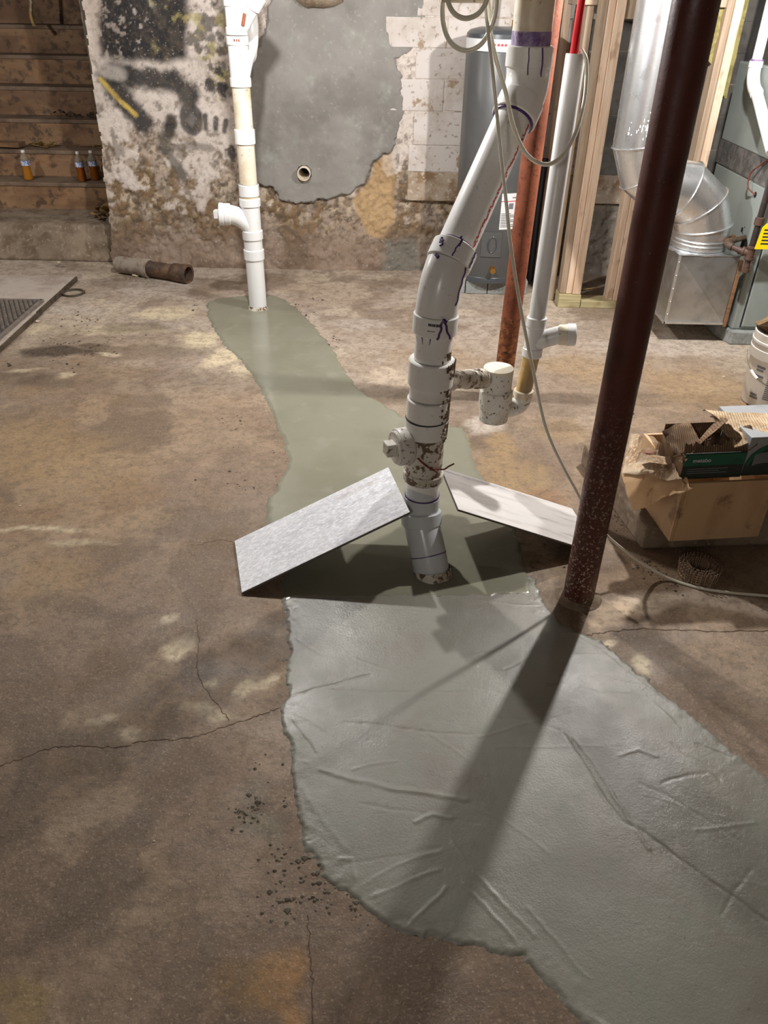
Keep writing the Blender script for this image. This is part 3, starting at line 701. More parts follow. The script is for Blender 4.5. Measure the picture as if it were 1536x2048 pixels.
# ------------------------------------------------------------------ rest of the shell
def struct(name, geo, m, smooth=False):
    o = mk(name, geo, m, smooth=smooth)
    tag(o, kind='structure')
    return o
struct('wall_left', box(-4.15, -4.0, -1.6, 9.2, 0, 2.5), M['dim_wall'])
struct('wall_right', box(3.6, 3.75, -1.6, 5.74, 0, 2.5), M['dim_wall'])
struct('wall_front', box(-4.0, 3.6, -1.75, -1.6, 0, 2.5), M['dim_wall'])
struct('wall_stairwell_side', box(-1.98, -1.80, 5.80, 9.2, 0, 3.2), M['dim_wall'])
struct('wall_stairwell_end', box(-4.0, -1.98, 8.9, 9.1, 0, 3.2), M['dim_wall'])
cl = struct('ceiling', box(-4.0, 3.6, -1.6, 5.79, 2.46, 2.5), M['joist'])
for k in range(19):
    mk('joist', box(-3.95 + k * .41, -3.91 + k * .41, -1.6, 5.70, 2.26, 2.46), M['joist'], cl, smooth=False)
struct('ceiling_stairwell', box(-4.0, -1.8, 5.8, 9.2, 3.2, 3.25), M['joist'])
struct('wall_above_stairs', box(-4.0, -1.95, 5.76, 5.85, 2.0, 3.2), M['dim_wall'])
for nm, loc, watts, rad, colr in LAMPS:
    t = root('lamp_holder', (loc[0], loc[1], 2.26), 'white porcelain lamp holder under the ceiling joists, ' + {'bulb_right': 'nearest the furnace', 'bulb_middle': 'in front of the grey render patch', 'bulb_stairs': 'beside the wooden stairs', 'fill_behind': 'added with the unseen fill light behind the camera'}[nm], 'lamp', 'ceiling lamp holders')  # the holder behind the camera only accompanies the added fill
    mk('base', lathe((loc[0], loc[1], 2.26), (0, 0, -1), [(0, .055), (.012, .055), (.022, .035), (.028, .03)], 24), M['porcelain'], t)

# ------------------------------------------------------------------ stairs
step0 = mk('stair_curb', prism([(-4.0, 5.80), (-2.60, 5.795), (-2.08, 5.78), (-1.98, 5.80), (-1.98, 6.45), (-4.0, 6.45)], 0, .24), M['concrete'], loc=(0, 0, 0), smooth=False, bevel=.02)
v = step0.data.vertices
for q in v:
    if q.co.z > .1 and q.co.y < 6: q.co.y += .13
tag(step0, 'rough concrete bottom step below the wooden stairs', 'step')
NOSE = [(-2.639, 6.360, 0.435)[2], (-2.684, 6.600, 0.628)[2], (-2.722, 6.820, 0.820)[2], (-2.760, 7.050, 1.027)[2], (-2.798, 7.280, 1.232)[2], (-2.833, 7.500, 1.436)[2], 1.745, 1.94, 2.14]
NOSY = [6.36, 6.60, 6.82, 7.05, 7.28, 7.50, 7.73, 7.96, 8.19]
st = root('wooden_stairs', (-2.9, 6.36, .24), 'stained brown wooden basement stairs beside the whitewashed wall', 'stairs')
zprev = .235
for i, (zt, y) in enumerate(zip(NOSE, NOSY)):
    yn = NOSY[i + 1] if i + 1 < len(NOSY) else y + .23
    mk('riser', box(-3.9, -1.99, y + .02, y + .045, zprev, zt - .03), M['step_wood'], st, smooth=False, bevel=.002)
    mk('tread', box(-3.9, -1.99, y + .012, yn + .04, zt - .030, zt), M['tread_wood'], st, smooth=False, bevel=.006)
    zprev = zt
# yellow flex hanging at the top of the stairs
tag(mk('hanging_cord', sweep(catmull([(-2.854, 7.300, 1.740), (-2.874, 7.300, 1.593), (-2.887, 7.280, 1.510), (-2.855, 7.220, 1.444)], 6), .014, 10), M['pvc_yellow'], loc=(-2.855, 7.220, 1.444)), 'short yellowed cord end hanging over the upper stairs', 'cord')
# rough stone lump left standing proud at the top of the render patch
def stone_lump():
    c = (-0.463, 5.700, 1.687)
    th = np.linspace(0, 2 * math.pi, 28, endpoint=False)
    V, F = [], []
    for k, (rr, dy) in enumerate(((1.0, .02), (.9, -.03), (.6, -.06), (.2, -.07))):
        for t in th:
            n = .75 + .5 * float(fbm(np.array([math.cos(t) * 2 + 5]), np.array([math.sin(t) * 2 + 5.0]), 1.0, 4)[0])
            V.append((c[0] + .16 * rr * n * math.cos(t), 5.70 + dy + .02 * n, c[2] + .085 * rr * n * math.sin(t)))
    for k in range(3):
        for i in range(28): F.append((k * 28 + i, k * 28 + (i + 1) % 28, (k + 1) * 28 + (i + 1) % 28, (k + 1) * 28 + i))
    F.append(tuple(84 + i for i in range(28)))
    return V, F
o = mk('bare_stone', stone_lump(), M['concrete'], wall_back, label='rough brown stone showing above the render')

# ------------------------------------------------------------------ main drain stack
MS = root('drain_stack', (.178, 2.14, 0), 'large white drain stack rising from the wet cement between two tiles and slanting right', 'pipe')
R4, RH = .0572, .0668
m0, m1, m2, m3 = (.180, 2.128, -.03), (0.154, 2.185, 0.072), (0.133, 2.232, 0.151), (0.130, 2.250, 0.225)
def AXP(py):  # point on the vertical axis for a given height in the photo
    tab = {1022: (0.130, 2.245, 0.193), 990: (0.131, 2.250, 0.256), 957: (0.131, 2.250, 0.324), 940: (0.132, 2.250, 0.357), 872: (0.133, 2.250, 0.488), 834: (0.134, 2.250, 0.558), 795: (0.136, 2.250, 0.628), 767: (0.139, 2.255, 0.674), 718: (0.141, 2.255, 0.757), 664: (0.144, 2.260, 0.842), 626: (0.147, 2.262, 0.901)}
    return tab[py]
mk('foot_elbow', sweep(bez(m0, (.163, 2.165, .05), m2, 8), .0635, 36), M['pvc_grey'], MS, label='grey-white street elbow entering the cement')
mk('foot_collar', hub(Vector(m2) - (Vector(m3) - Vector(m2)).normalized() * .004, AXP(1022), .071, R4), M['pvc_grey'], MS)
_b = bez(m0, (.163, 2.165, .05), m2, 8)
mk('foot_seam', sweep([_b[4], _b[4].lerp(_b[5], .12)], .0646, 36), M['primer'], MS, label='dark primer line around the elbow')
mk('foot_mud', lathe((.1765, 2.139, .0), (-.12, .25, 1), [(-.01, .070), (.012, .067), (.022, .0638)], 30, (False, False)), M['pvc_dirty'], MS, label='mortar crust where the pipe enters the cement')
mk('reducer_hub', join(hub(AXP(1022), AXP(990), .0615, R4), sweep([AXP(1022), AXP(957)], R4, 36)), M['pvc_grey'], MS)
mk('primer_ring', sweep([Vector(AXP(990)) + Vector((0, 0, d)) for d in (-.001, .008)], .0605, 36), M['primer'], MS, label='purple primer ring')
mk('pipe_section', sweep([AXP(990), AXP(940)], R4 + .001, 36), M['pvc'], MS)
mk('cleanout_tee', join(sweep([AXP(957), AXP(872)], .0625, 36), hub(AXP(957), AXP(940), .069, .06), hub(AXP(872), AXP(834), .0685, .06)), M['pvc_dirty'], MS, label='mud-caked tee body')
mk('coupling', join(hub(Vector(AXP(872)) + Vector((0, 0, .008)), AXP(834), .0700, R4), hub(AXP(834), AXP(795), .0685, R4)), M['pvc'], MS, label='clean white coupling')
ctr = Vector((0.134, 2.250, 0.462))
dl = Vector((-.92, -.38, .03)).normalized()
mk('cleanout_hub', join(lathe(ctr, dl, [(0, .052), (.055, .052), (.062, .060), (.066, .0625), (.100, .0625), (.104, .060)], 36), lathe(ctr + dl * .104, dl, [(0, .056), (.006, .056), (.009, .053)], 36)), M['pvc_spot'], MS)
plug = mk('cleanout_plug', obox(ctr + dl * .128, dl * .017, frame_of(dl)[1] * .022, frame_of(dl)[2] * .022), M['pvc_spot'], MS, bevel=.004, label='square cleanout plug')
mk('coupling_seam', sweep([Vector(AXP(834)) + Vector((0, 0, d)) for d in (-.0015, .0015)], .0704, 36), M['ink'], MS)
mk('branch_tee', join(sweep([AXP(795), AXP(767)], .0635, 36), hub(AXP(767), AXP(718), .0725, R4)), M['pvc'], MS)
mk('pipe_section', sweep([AXP(718), AXP(626)], R4, 36), M['pvc'], MS)
# mud streak down the right side
rs = random.Random(4)
mudv = []
for k in range(240):
    t = rs.random()
    a = math.radians(rs.gauss(-22, 13))
    c = Vector((0.133, 2.250, 0.488)).lerp(Vector((0.142, 2.255, 0.786)), t)
    rr = .0745 if t > .75 else .070 if .22 < t < .55 or t < .2 else .0645
    if t > .92: rr = .058
    p = c + Vector((math.cos(a), math.sin(a) * 1.0, 0)) * (rr - .0007)
    s = rs.uniform(.001, .0042)
    n_ = Vector((math.cos(a), math.sin(a), 0)); tt = Vector((-n_.y, n_.x, 0))
    mudv.append(obox(p, n_ * .0012, tt * s, Vector((0, 0, s * rs.uniform(.7, 2.2)))))
o = mk('mud_splash', join(*mudv), M['mud'], MS, label='dried brown mud splashes'); o['kind'] = 'stuff'
# elbow and slanting run
e0, e1 = Vector(AXP(664)), Vector(AXP(626))
d0, d1, d2 = Vector((0.189, 2.315, 1.063)), Vector((0.370, 2.575, 1.400)), Vector((0.405, 2.640, 1.526))
dd = (d1 - d0).normalized()
mk('elbow', join(hub(e0, e1, .0690, R4), sweep(bez(e1, e1 + (e1 - e0).normalized() * .085, d0 - dd * .03, 10), .0645, 36), hub(d0 - dd * .036, d0 + dd * .022, .0690, R4)), M['pvc'], MS, label='white elbow turning the stack to the right')
mk('slanting_pipe', sweep([d0, d1], R4, 40), M['pvc'], MS)
up_ = (Vector((0.405, 2.640, 1.679)) - d2).normalized()
top = d2 + up_ * .8
mk('upper_elbow', join(hub(d1 - dd * .012, d1 + dd * .052, .0690, R4), sweep(bez(d1 + dd * .05, d1 + dd * .105, d2, 10), .0650, 36), hub(d2 - up_ * .004, d2 + up_ * .052, .0690, R4)), M['pvc'], MS, label='white upper elbow turning upright')
mk('pipe_section', sweep([d2, top], R4, 36), M['pvc_old'], MS)
mk('primer_ring', sweep([d1 - dd * .017, d1 - dd * .008], .0640, 36), M['primer'], MS, label='purple primer ring')
mk('primer_band', sweep([d2 + up_ * .052, d2 + up_ * .088], R4 + .0008, 36), M['primer_light'], MS, label='smeared purple primer')
def on_pipe(c, axis, ang, r):
    a, u, w = frame_of(axis)
    view = (Vector((0, 0, 1.7)) - Vector(c)); view = (view - a * view.dot(a)).normalized()
    side = a.cross(view)
    return Vector(c) + (view * math.cos(ang) + side * math.sin(ang)) * r
def drip(c0, c1, axis, a0, a1, r, w=.0022, wob=.05, seedk=1, m=None, name='primer_drip'):
    rs = random.Random(seedk)
    c0, c1 = Vector(c0), Vector(c1)
    P = [on_pipe(c0.lerp(c1, t), axis, a0 + (a1 - a0) * t + rs.uniform(-wob, wob), r) for t in [i / 7 for i in range(8)]]
    return mk(name, sweep(catmull(P, 3), w, 8), m or M['primer'], MS)
zax = Vector((0, 0, 1))
drip(AXP(664), Vector(AXP(664)) - zax * .145, zax, -.65, -.55, R4, .002, .03, 1)
drip(AXP(664), Vector(AXP(664)) - zax * .085, zax, -.22, -.28, R4, .002, .03, 2)
drip(e0, e1, e1 - e0, .18, .35, .0690, .0035, .05, 3)
drip(e1, e0, e1 - e0, .42, .75, .0690, .0035, .05, 4)
drip(e1 + (e1 - e0) * .05, e0.lerp(e1, .9), e1 - e0, .35, .55, .0692, .003, .1, 13)
drip(d0, d0 + dd * .03, dd, .1, .05, .0690, .0025, .05, 5)
drip(d0 + dd * .022, d0 - dd * .034, dd, .12, .0, .0690, .0022, .03, 6)
drip(d0 + dd * .018, d0 - dd * .030, dd, 1.05, 1.1, .0690, .0028, .05, 7)
drip(d0 - dd * .034, e1 + (e1 - e0) * .6, dd + zax, .95, 1.0, .0650, .0026, .04, 8)
drip(d0 + dd * .01, d0 - dd * .015, dd, -.75, -.62, .0690, .004, .08, 9)
drip(d0 - dd * .040, d0 - dd * .052, dd, -.75, -.55, .0655, .004, .08, 10)
drip(d2 + up_ * .05, d2 - up_ * .05, up_, -.05, .02, .0692, .0018, .02, 11)
drip(d2 + up_ * .05, d2 - up_ * .10, up_, .52, .75, .0690, .0026, .05, 12)
mk('primer_line', sweep([d0 + dd * .024, d0 + dd * .028], R4 + .0012, 36), M['primer'], MS)
fl = []
for k in range(70):
    t = .05 + .9 * k / 70 + rs.uniform(-.004, .004)
    a = .98 + rs.uniform(-.09, .09)
    p = on_pipe(d0.lerp(d1, t), dd, a, R4 + .0004)
    n_ = (p - d0.lerp(d1, t)).normalized()
    fl.append(obox(p, n_ * .0006, dd * rs.uniform(.002, .0045), dd.cross(n_) * rs.uniform(.001, .003)))
mk('red_print', join(*fl), M['ink_red'], MS, smooth=False, label='worn red factory print along the pipe')
bars = []
for k in range(16):
    a = -.28 + k * .032
    c = e0.lerp(e1, .72)
    p = on_pipe(c, e1 - e0, a, .0692)
    n_ = (p - c).normalized()
    bars.append(obox(p, n_ * .0004, zax * .004, zax.cross(n_) * rs.choice((.0006, .0011))))
for k in range(7):
    a = -.30 + k * .05
    c = e0.lerp(e1, .40)
    p = on_pipe(c, e1 - e0, a, .0692)
    n_ = (p - c).normalized()
    bars.append(obox(p, n_ * .0004, zax * .001, zax.cross(n_) * .0014))
mk('printed_marking', join(*bars), M['ink'], MS, smooth=False, label='faint black barcode print')
# rusty wire tied round the tee
wc_ = Vector(AXP(872))
wp = []
for i in range(22):
    t = i / 21
    a = -2.0 + 2.7 * t
    c = wc_ + zax * (.035 - .14 * t)
    wp.append(on_pipe(c, zax, a, .0665 + .0025 * math.sin(9 * t)))
tw = root('tie_wire', tuple(wp[0]), 'thin rusty wire twisted round the muddy drain stack', 'wire')
mk('loop', sweep(wp, .0030, 8), M['copper'], tw)
en = wp[-2]
mk('wire_end', sweep(catmull([en + Vector((-.012, -.004, .012)), en + Vector((.006, -.006, .010)), en + Vector((.030, -.010, .014)), en + Vector((.040, -.012, .024)), en + Vector((.060, -.014, .038))], 4), .0028, 8), M['copper'], tw)

# ------------------------------------------------------------------ drum trap and standpipe
T0, T1 = Vector((0.407, 2.620, 0.367)), Vector((0.408, 2.620, 0.570))
DT = root('drum_trap', tuple(T0), 'muddy white drum trap with a round cap hung between the stack and the standpipe', 'pipe trap')
b0 = Vector((0.141, 2.255, 0.683))
b1 = Vector((0.355, 2.600, 0.540))
bd = (b1 - b0).normalized()
BL = (b1 - b0).length
mk('branch_arm', join(lathe(b0, bd, [(.03, .034), (.10, .034)], 28), hub(b0 + bd * .060, b0 + bd * .135, .0400, .030, 28), lathe(b0, bd, [(.1, .0305), (BL, .0305)], 28), hub(b0 + bd * .27, b0 + bd * .31, .0345, .030, 28), hub(b0 + bd * (BL - .065), b0 + bd * (BL + .01), .0365, .030, 28)), M['pvc_dirty'], DT)
mk('body', sweep([T0, T1], .0545, 36), M['pvc_spot'], DT)
mk('middle_band', hub(T0.lerp(T1, .28), T0.lerp(T1, .60), .0610, .054), M['pvc_spot'], DT)
mk('cap', lathe(T1 - zax * .006, (T1 - T0), [(0, .0545), (.006, .0555), (.011, .0545), (.0125, .045), (.0125, .0)], 36), M['pvc_old'], DT, label='pale round cap')
s0 = Vector((0.517, 2.660, 0.445))
mk('inlet_elbow', join(sweep(bez(T0.lerp(T1, .16) + Vector((.03, .02, 0)), Vector((s0.x + .002, s0.y, T0.z + .025)), s0, 9), .0335, 28), lathe(T0.lerp(T1, .16) + Vector((.04, .025, 0)), (1, .5, 0), [(0, .037), (.035, .037), (.038, .034)], 28)), M['pvc_spot'], DT)
SP = root('standpipe', tuple(s0), 'slim white standpipe with a side cleanout and an open top behind the stack', 'pipe')
s1, s2, s3, s4 = Vector((0.517, 2.660, 0.464)), Vector((0.531, 2.665, 0.615)), Vector((0.533, 2.670, 0.720)), Vector((0.553, 2.700, 1.556))
mk('socket', hub(s0, s1 + (s1 - s0) * .4, .0370, .030, 28), M['pvc_old'], SP)
mk('lower_pipe', sweep([s1, s2], .0300, 28), M['pvc_yellow'], SP, label='yellow-stained lower pipe')
ud = (s3 - s2).normalized()
br = Vector((.82, -.12, .50)).normalized()
bc = s2.lerp(s3, .35)
mk('wye', join(hub(s2 - ud * .012, s2 + ud * .022, .0365, .030, 28), sweep([s2, s3], .0330, 28), hub(s3 - ud * .006, s3 + ud * .030, .0365, .030, 28), sweep(bez(bc, bc + br * .055, bc + Vector((.098, -.012, .040)), 8), .0320, 28)), M['pvc_white'], SP)
cx = bc + Vector((.082, -.010, .038))
co = mk('cleanout_socket', lathe(cx, (1, -.1, .06), [(0, .033), (.006, .0365), (.032, .0365)], 28), M['pvc_old'], SP)
mk('cleanout_cap', lathe(cx + Vector((.032, -.0032, .002)), (1, -.1, .06), [(0, .0365), (.002, .0395), (.026, .0395), (.030, .036)], 28), M['pvc_white'], SP)
sd_ = (s4 - s3).normalized()
LL = (s4 - s3).length
mk('upper_pipe', lathe(s3, sd_, [(0, .0300), (LL - .002, .0300), (LL, .0285), (LL, .026), (LL - .06, .026), (LL - .06, 0)], 32, (True, False)), M['pvc_white'], SP)
rp0 = s4 - sd_ * .055 + Vector((-.008, 0, 0))
tag(mk('red_water_tube', sweep([rp0, Vector((0.547, 2.690, 1.691)), Vector((0.542, 2.690, 1.796)), Vector((0.516, 2.690, 2.102))], .0112, 20), M['red'], loc=tuple(rp0)), 'bright red plastic tube dropping into the standpipe', 'tube')

# ------------------------------------------------------------------ steel posts
P0 = Vector((.668, 2.025, 0)); P1_ = Vector((0.660, 2.020, 1.697)); pd = (P1_ - P0).normalized()
LP = root('steel_post', tuple(P0), 'dark red-brown round steel post standing at the cement edge', 'post')
mk('shaft', sweep([P0 - pd * .01, P0 + pd * .5, P0 + pd * 1.1, P0 + pd * (2.26 / pd.z)], .0515, 40), M['post'], LP)
mk('mortar_ring', lathe(P0, (0, 0, 1), [(-.004, .085), (.004, .074), (.010, .058), (.013, .052)], 30, (False, False)), M['concrete'], LP)
Q0 = Vector((.585, 3.58, 0)); Q1 = Vector((0.610, 3.600, 1.313)); qd = (Q1 - Q0).normalized()
RP = root('steel_post', tuple(Q0), 'rusty orange-brown steel post behind the slanting drain stack', 'post')
mk('shaft', sweep([Q0 + qd * .42, Q0 + qd * (2.26 / qd.z)], .0455, 36), M['rust'], RP)
mk('scaly_foot', sweep([Q0 - qd * .01, Q0 + qd * .425], .0458, 36), M['rust_foot'], RP, label='scaly rust near the floor')

# ------------------------------------------------------------------ tiles
def tile(name, cs, m, label, flip):
    B, A, C, D = [Vector(c) for c in cs]
    n = (A - B).cross(D - B).normalized()
    if n.z < 0: n = -n
    t = n * .009
    base = tuple(B)
    rt = root(name, base, label, 'tile')
    ex, ey = (D - B), (A - B)
    ob = mk('glazed_face', ([tuple(p + t) for p in (B, A, C, D)] + [tuple(p + t * .8) for p in (B, A, C, D)],
            [(0, 1, 2, 3), (4, 7, 6, 5), (0, 4, 5, 1), (1, 5, 6, 2), (2, 6, 7, 3), (3, 7, 4, 0)]), m, rt, smooth=False)
    # texture runs along the tile: use an object frame aligned with it
    mx = Matrix((ex.normalized(), ey.normalized(), n)).transposed().to_4x4()
    inv = mx.inverted()
    for v in ob.data.vertices: v.co = inv @ v.co
    ob.matrix_local = mx
    s = .985
    mk('tile_body', ([tuple(p + t * .78) for p in (B, A, C, D)] + [tuple(p) for p in (B, A, C, D)],
            [(0, 1, 2, 3), (4, 7, 6, 5), (0, 4, 5, 1), (1, 5, 6, 2), (2, 6, 7, 3), (3, 7, 4, 0)]), M['tile_edge'], rt, smooth=False, label='dark unglazed tile body')
    return rt
tile('porcelain_tile', [(-.473, 2.004, .002), (-.548, 2.300, 0), (.016, 2.444, .243), (.090, 2.148, .246)], M['tile'], 'pale grey stone-look tile leaning on the left of the drain stack', 0)
tile('porcelain_tile', [(.790, 2.256, .004), (.744, 2.557, 0), (.206, 2.483, .225), (.250, 2.182, .238)], M['tile_vein'], 'veined off-white tile leaning on the right of the drain stack', 1)

# ------------------------------------------------------------------ clear tubing
t1 = [tuple(s4 - sd_ * .05 + Vector((.012, 0, 0))), tuple(s4 + Vector((.012, -.002, .006))), (0.570, 2.680, 1.559), (0.581, 2.660, 1.530), (0.576, 2.600, 1.443), (0.545, 2.520, 1.359), (0.494, 2.460, 1.302), (0.443, 2.430, 1.293), (0.384, 2.400, 1.328), (0.339, 2.380, 1.400), (0.312, 2.370, 1.474), (0.271, 2.360, 1.568), (0.253, 2.360, 1.623), (0.242, 2.360, 1.688), (0.228, 2.360, 1.751), (0.200, 2.360, 1.791)]
loopA = [(0.200, 2.360, 1.791), (0.146, 2.360, 1.765), (0.128, 2.350, 1.708), (0.128, 2.340, 1.644), (0.149, 2.340, 1.598), (0.189, 2.335, 1.578), (0.229, 2.330, 1.593), (0.255, 2.330, 1.638), (0.261, 2.330, 1.689), (0.250, 2.330, 1.750), (0.203, 2.330, 1.795)]
loopB = [(0.203, 2.330, 1.795), (0.153, 2.320, 1.759), (0.135, 2.320, 1.702), (0.149, 2.310, 1.664), (0.182, 2.310, 1.649), (0.216, 2.310, 1.661), (0.234, 2.310, 1.694), (0.221, 2.310, 1.749), (0.190, 2.310, 1.784), (0.199, 2.330, 1.770), (0.219, 2.345, 1.730)]
t2 = [(0.219, 2.345, 1.730), (0.231, 2.340, 1.688), (0.248, 2.320, 1.603), (0.268, 2.300, 1.504), (0.295, 2.280, 1.364), (0.323, 2.240, 1.219), (0.342, 2.215, 1.118), (0.382, 2.180, 0.958), (0.442, 2.145, 0.758), (0.497, 2.130, 0.590), (0.566, 2.125, 0.460), (0.625, 2.130, 0.364), (0.690, 2.140, 0.259),
      (0.765, 2.142, 0.173), (0.846, 2.140, 0.104), (0.926, 2.138, 0.046), (1.016, 2.117, 0.007), (1.131, 2.065, 0.007), (1.320, 2.039, 0.006), (1.491, 2.022, 0.006), (1.75, 2.03, .0065), (2.1, 2.10, .0065), (2.5, 2.02, .0065)]
TB = root('clear_tubing', (0.960, 2.194, 0.000), 'thin clear vinyl tubing coiled overhead, looped to the standpipe and trailing onto the floor', 'tubing')
mk('looped_run', sweep(catmull(t1, 8), .0062, 12), M['tube'], TB)
mk('hanging_coil', sweep(catmull(loopA + loopB[1:], 8), .0062, 12), M['tube'], TB)
mk('floor_run', sweep(catmull(t2, 8), .0050, 12), M['tube'], TB)
mk('coil_tie', lathe((0.180, 2.330, 1.693), (1, .05, 0), [(-.06, .012), (.06, .012)], 14), M['pvc_old'], TB)

# ------------------------------------------------------------------ left drain stack by the wall
LX, LYY = -.832, 4.83
LS = root('wall_drain_stack', (LX, LYY, 0), 'upright white drain pipe with a side cleanout near the back wall', 'pipe')
def LZ(py): 
    return {620: 0.0, 518: (-0.832, 4.830, 0.318)[2], 498: (-0.833, 4.830, 0.379)[2], 478: (-0.831, 4.830, 0.439)[2], 460: (-0.833, 4.830, 0.492)[2], 412: (-0.831, 4.830, 0.631)[2], 396: (-0.830, 4.830, 0.676)[2], 368: (-0.832, 4.830, 0.754)[2], 288: (-0.832, 4.830, 0.969)[2], 258: (-0.831, 4.830, 1.046)[2], 174: (-0.829, 4.830, 1.256)[2], 155: (-0.831, 4.830, 1.302)[2], 90: (-0.830, 4.830, 1.454)[2], 72: (-0.829, 4.830, 1.496)[2], 54: (-0.828, 4.830, 1.536)[2], 5: (-0.829, 4.830, 1.645)[2]}[py]
r3 = .0525
LA = lambda py, dx=0: (LX + dx, LYY, LZ(py))
mk('floor_pipe', sweep([(LX, LYY, -.02), LA(518)], .0555, 32), M['pvc_white'], LS)
mk('mortar_crust', lathe((LX, LYY, 0), (0, 0, 1), [(-.005, .066), (.008, .064), (.020, .0585), (.026, .0560)], 28, (False, False)), M['pvc_dirty'], LS)
mk('pipe_seam', sweep([(LX, LYY, .330), (LX, LYY, .334)], .0563, 32), M['primer'], LS)
mk('cleanout_wye', join(hub(LA(518), LA(498), .0630, .05), sweep([LA(498), LA(478)], .0565, 32), hub(LA(478), LA(460), .0630, .05), sweep([LA(460), LA(412)], .0560, 32), hub(LA(412), LA(396), .0630, .05)), M['pvc_white'], LS)
mk('wye_branch', sweep(bez((LX, LYY, .50), (LX - .055, LYY - .008, .578), (LX - .125, LYY - .02, .585), 10), .0540, 32), M['pvc_white'], LS)
lh = (LX - .118, LYY - .018, .585)
ch = mk('cleanout_hub', lathe(lh, (-1, -.12, .03), [(0, .055), (.004, .0625), (.034, .0625), (.036, .060), (.040, .060), (.043, .0645), (.066, .0645), (.069, .061)], 36), M['pvc_white'], LS)
mk('cleanout_plug', obox((LX - .200, LYY - .028, .588), (.015, .002, 0), (0, .024, 0), (0, 0, .024)), M['pvc_white'], ch, bevel=.004)
mk('pipe_section', sweep([LA(396), LA(368)], .0545, 32), M['pvc_old'], LS)
mk('coupling', hub((LX, LYY, LZ(396) + .012), LA(368), .0600, .05), M['pvc_white'], LS)
mk('pipe_section', sweep([LA(368), LA(288)], .0510, 32), M['pvc_old'], LS)
mk('coupling', hub(LA(288), LA(258), .0585, .05), M['pvc'], LS)
mk('pipe_section', sweep([LA(258), LA(174)], .0510, 32), M['pvc_old'], LS)
mk('sanitary_tee', join(hub(LA(174), LA(155), .0585, .05), sweep([LA(155), LA(90)], .0540, 32), hub(LA(90), LA(72), .0595, .05), hub((LX, LYY, LZ(72) + .004), LA(54), .0585, .05)), M['pvc_white'], LS)
mk('tee_branch', join(sweep(bez((LX, LYY, 1.30), (LX + .015, LYY + .06, 1.39), (LX + .02, LYY + .15, 1.41), 8), .052, 28), hub((LX + .012, LYY + .085, 1.407), (LX + .02, LYY + .15, 1.41), .060, .05)), M['pvc_white'], LS)
mk('branch_elbow', join(sweep(bez((LX + .02, LYY + .12, 1.41), (LX + .026, LYY + .23, 1.42), (LX + .03, LYY + .235, 1.55), 10), .0535, 28), sweep([(LX + .03, LYY + .235, 1.55), (LX + .03, LYY + .235, 2.26)], .052, 28)), M['pvc'], LS)
mk('pipe_section', sweep([LA(54), (LX, LYY, 2.26)], .0525, 32), M['pvc'], LS)
mk('coupling', hub((LX, LYY, 1.628), (LX, LYY, 1.70), .0585, .05), M['pvc_white'], LS)
mk('upper_wye', join(sweep([(LX + .01, LYY - .005, 1.525), (LX + .105, LYY - .02, 1.655)], .046, 28), hub((LX + .085, LYY - .017, 1.628), (LX + .125, LYY - .023, 1.682), .054, .045)), M['pvc_white'], LS)
mk('rust_stain', sweep([(LX + .044, LYY - .053, 1.545), (LX + .060, LYY - .056, 1.60)], .010, 10), M['rust'], LS, label='rust-coloured stain')
mk('stamped_mark', join(*[obox((LX - .006 + .012 * k, LYY - .0593, 1.478), (.004, 0, 0), (0, .0008, 0), (0, 0, .006)) for k in range(3)]), M['rust'], LS, smooth=False, label='small brown stamped mark')

# ------------------------------------------------------------------ water heater
WX, WYc, WR = .690, 5.40, .245
WH = root('water_heater', (WX, WYc, .09), 'dark grey upright electric water heater against the block wall', 'water heater')
tz = (0.589, 5.160, 1.448)[2]
mk('tank', lathe((WX, WYc, .10), (0, 0, 1), [(0, WR - .005), (.012, WR), (tz - .13, WR), (tz - .118, WR - .006)], 56), M['heater'], WH)
mk('base_rim', lathe((WX, WYc, .09), (0, 0, 1), [(0, WR + .003), (.032, WR + .003), (.036, WR)], 56, (True, False)), M['heater_cap'], WH)
mk('top_band', lathe((WX, WYc, tz - .022), (0, 0, 1), [(0, WR + .002), (.062, WR + .002), (.066, WR - .004)], 56, (False, False)), M['white_label'], WH, label='silver-white band with print')
mk('top_cap', lathe((WX, WYc, tz + .040), (0, 0, 1), [(0, WR + .004), (.022, WR + .002), (.040, WR - .018), (.052, WR - .07), (.055, 0)], 56, (False, False)), M['heater_cap'], WH)
mk('band_print', join(*[obox((WX - .10 + .02 * k, WYc - math.sqrt((WR + .003) ** 2 - (-.10 + .02 * k) ** 2), tz + .012), (.007, 0, 0), (0, .001, 0), (0, 0, .006)) for k in range(4)]), M['ink_red'], WH, smooth=False)
def curved(x0, x1, z0, z1, r, n=8):
    V, F = [], []
    for i in range(n + 1):
        x = x0 + (x1 - x0) * i / n
        y = WYc - math.sqrt(max(r * r - (x - WX) ** 2, 1e-6))
        V += [(x, y, z0), (x, y, z1)]
    for i in range(n): F.append((2 * i, 2 * i + 2, 2 * i + 3, 2 * i + 1))
    return V, F
lx0, lx1 = WX + .02, WX + .135
lab = mk('rating_label', curved(lx0, lx1, .44, .66, WR + .0012), M['white_label'], WH, label='white printed warning label')
for k in range(9):
    mk('label_text', curved(lx0 + .006, lx1 - .006 - .02 * (k % 3), .455 + .010 * k, .460 + .010 * k, WR + .002, 4), M['ink_grey'], lab)
mk('label_pictogram', curved(lx0 + .05, lx0 + .08, .565, .60, WR + .002, 4), M['ink_grey'], lab)
mk('label_heading', curved(lx0 + .07, lx1 - .01, .63, .637, WR + .002, 4), M['ink_grey'], lab)
mk('label_stripe', curved(lx0, lx1, .610, .615, WR + .002), M['ink_red'], lab)
pn = mk('access_panel', curved(WX - .085, WX + .045, .265, .425, WR + .006), M['heater'], WH)
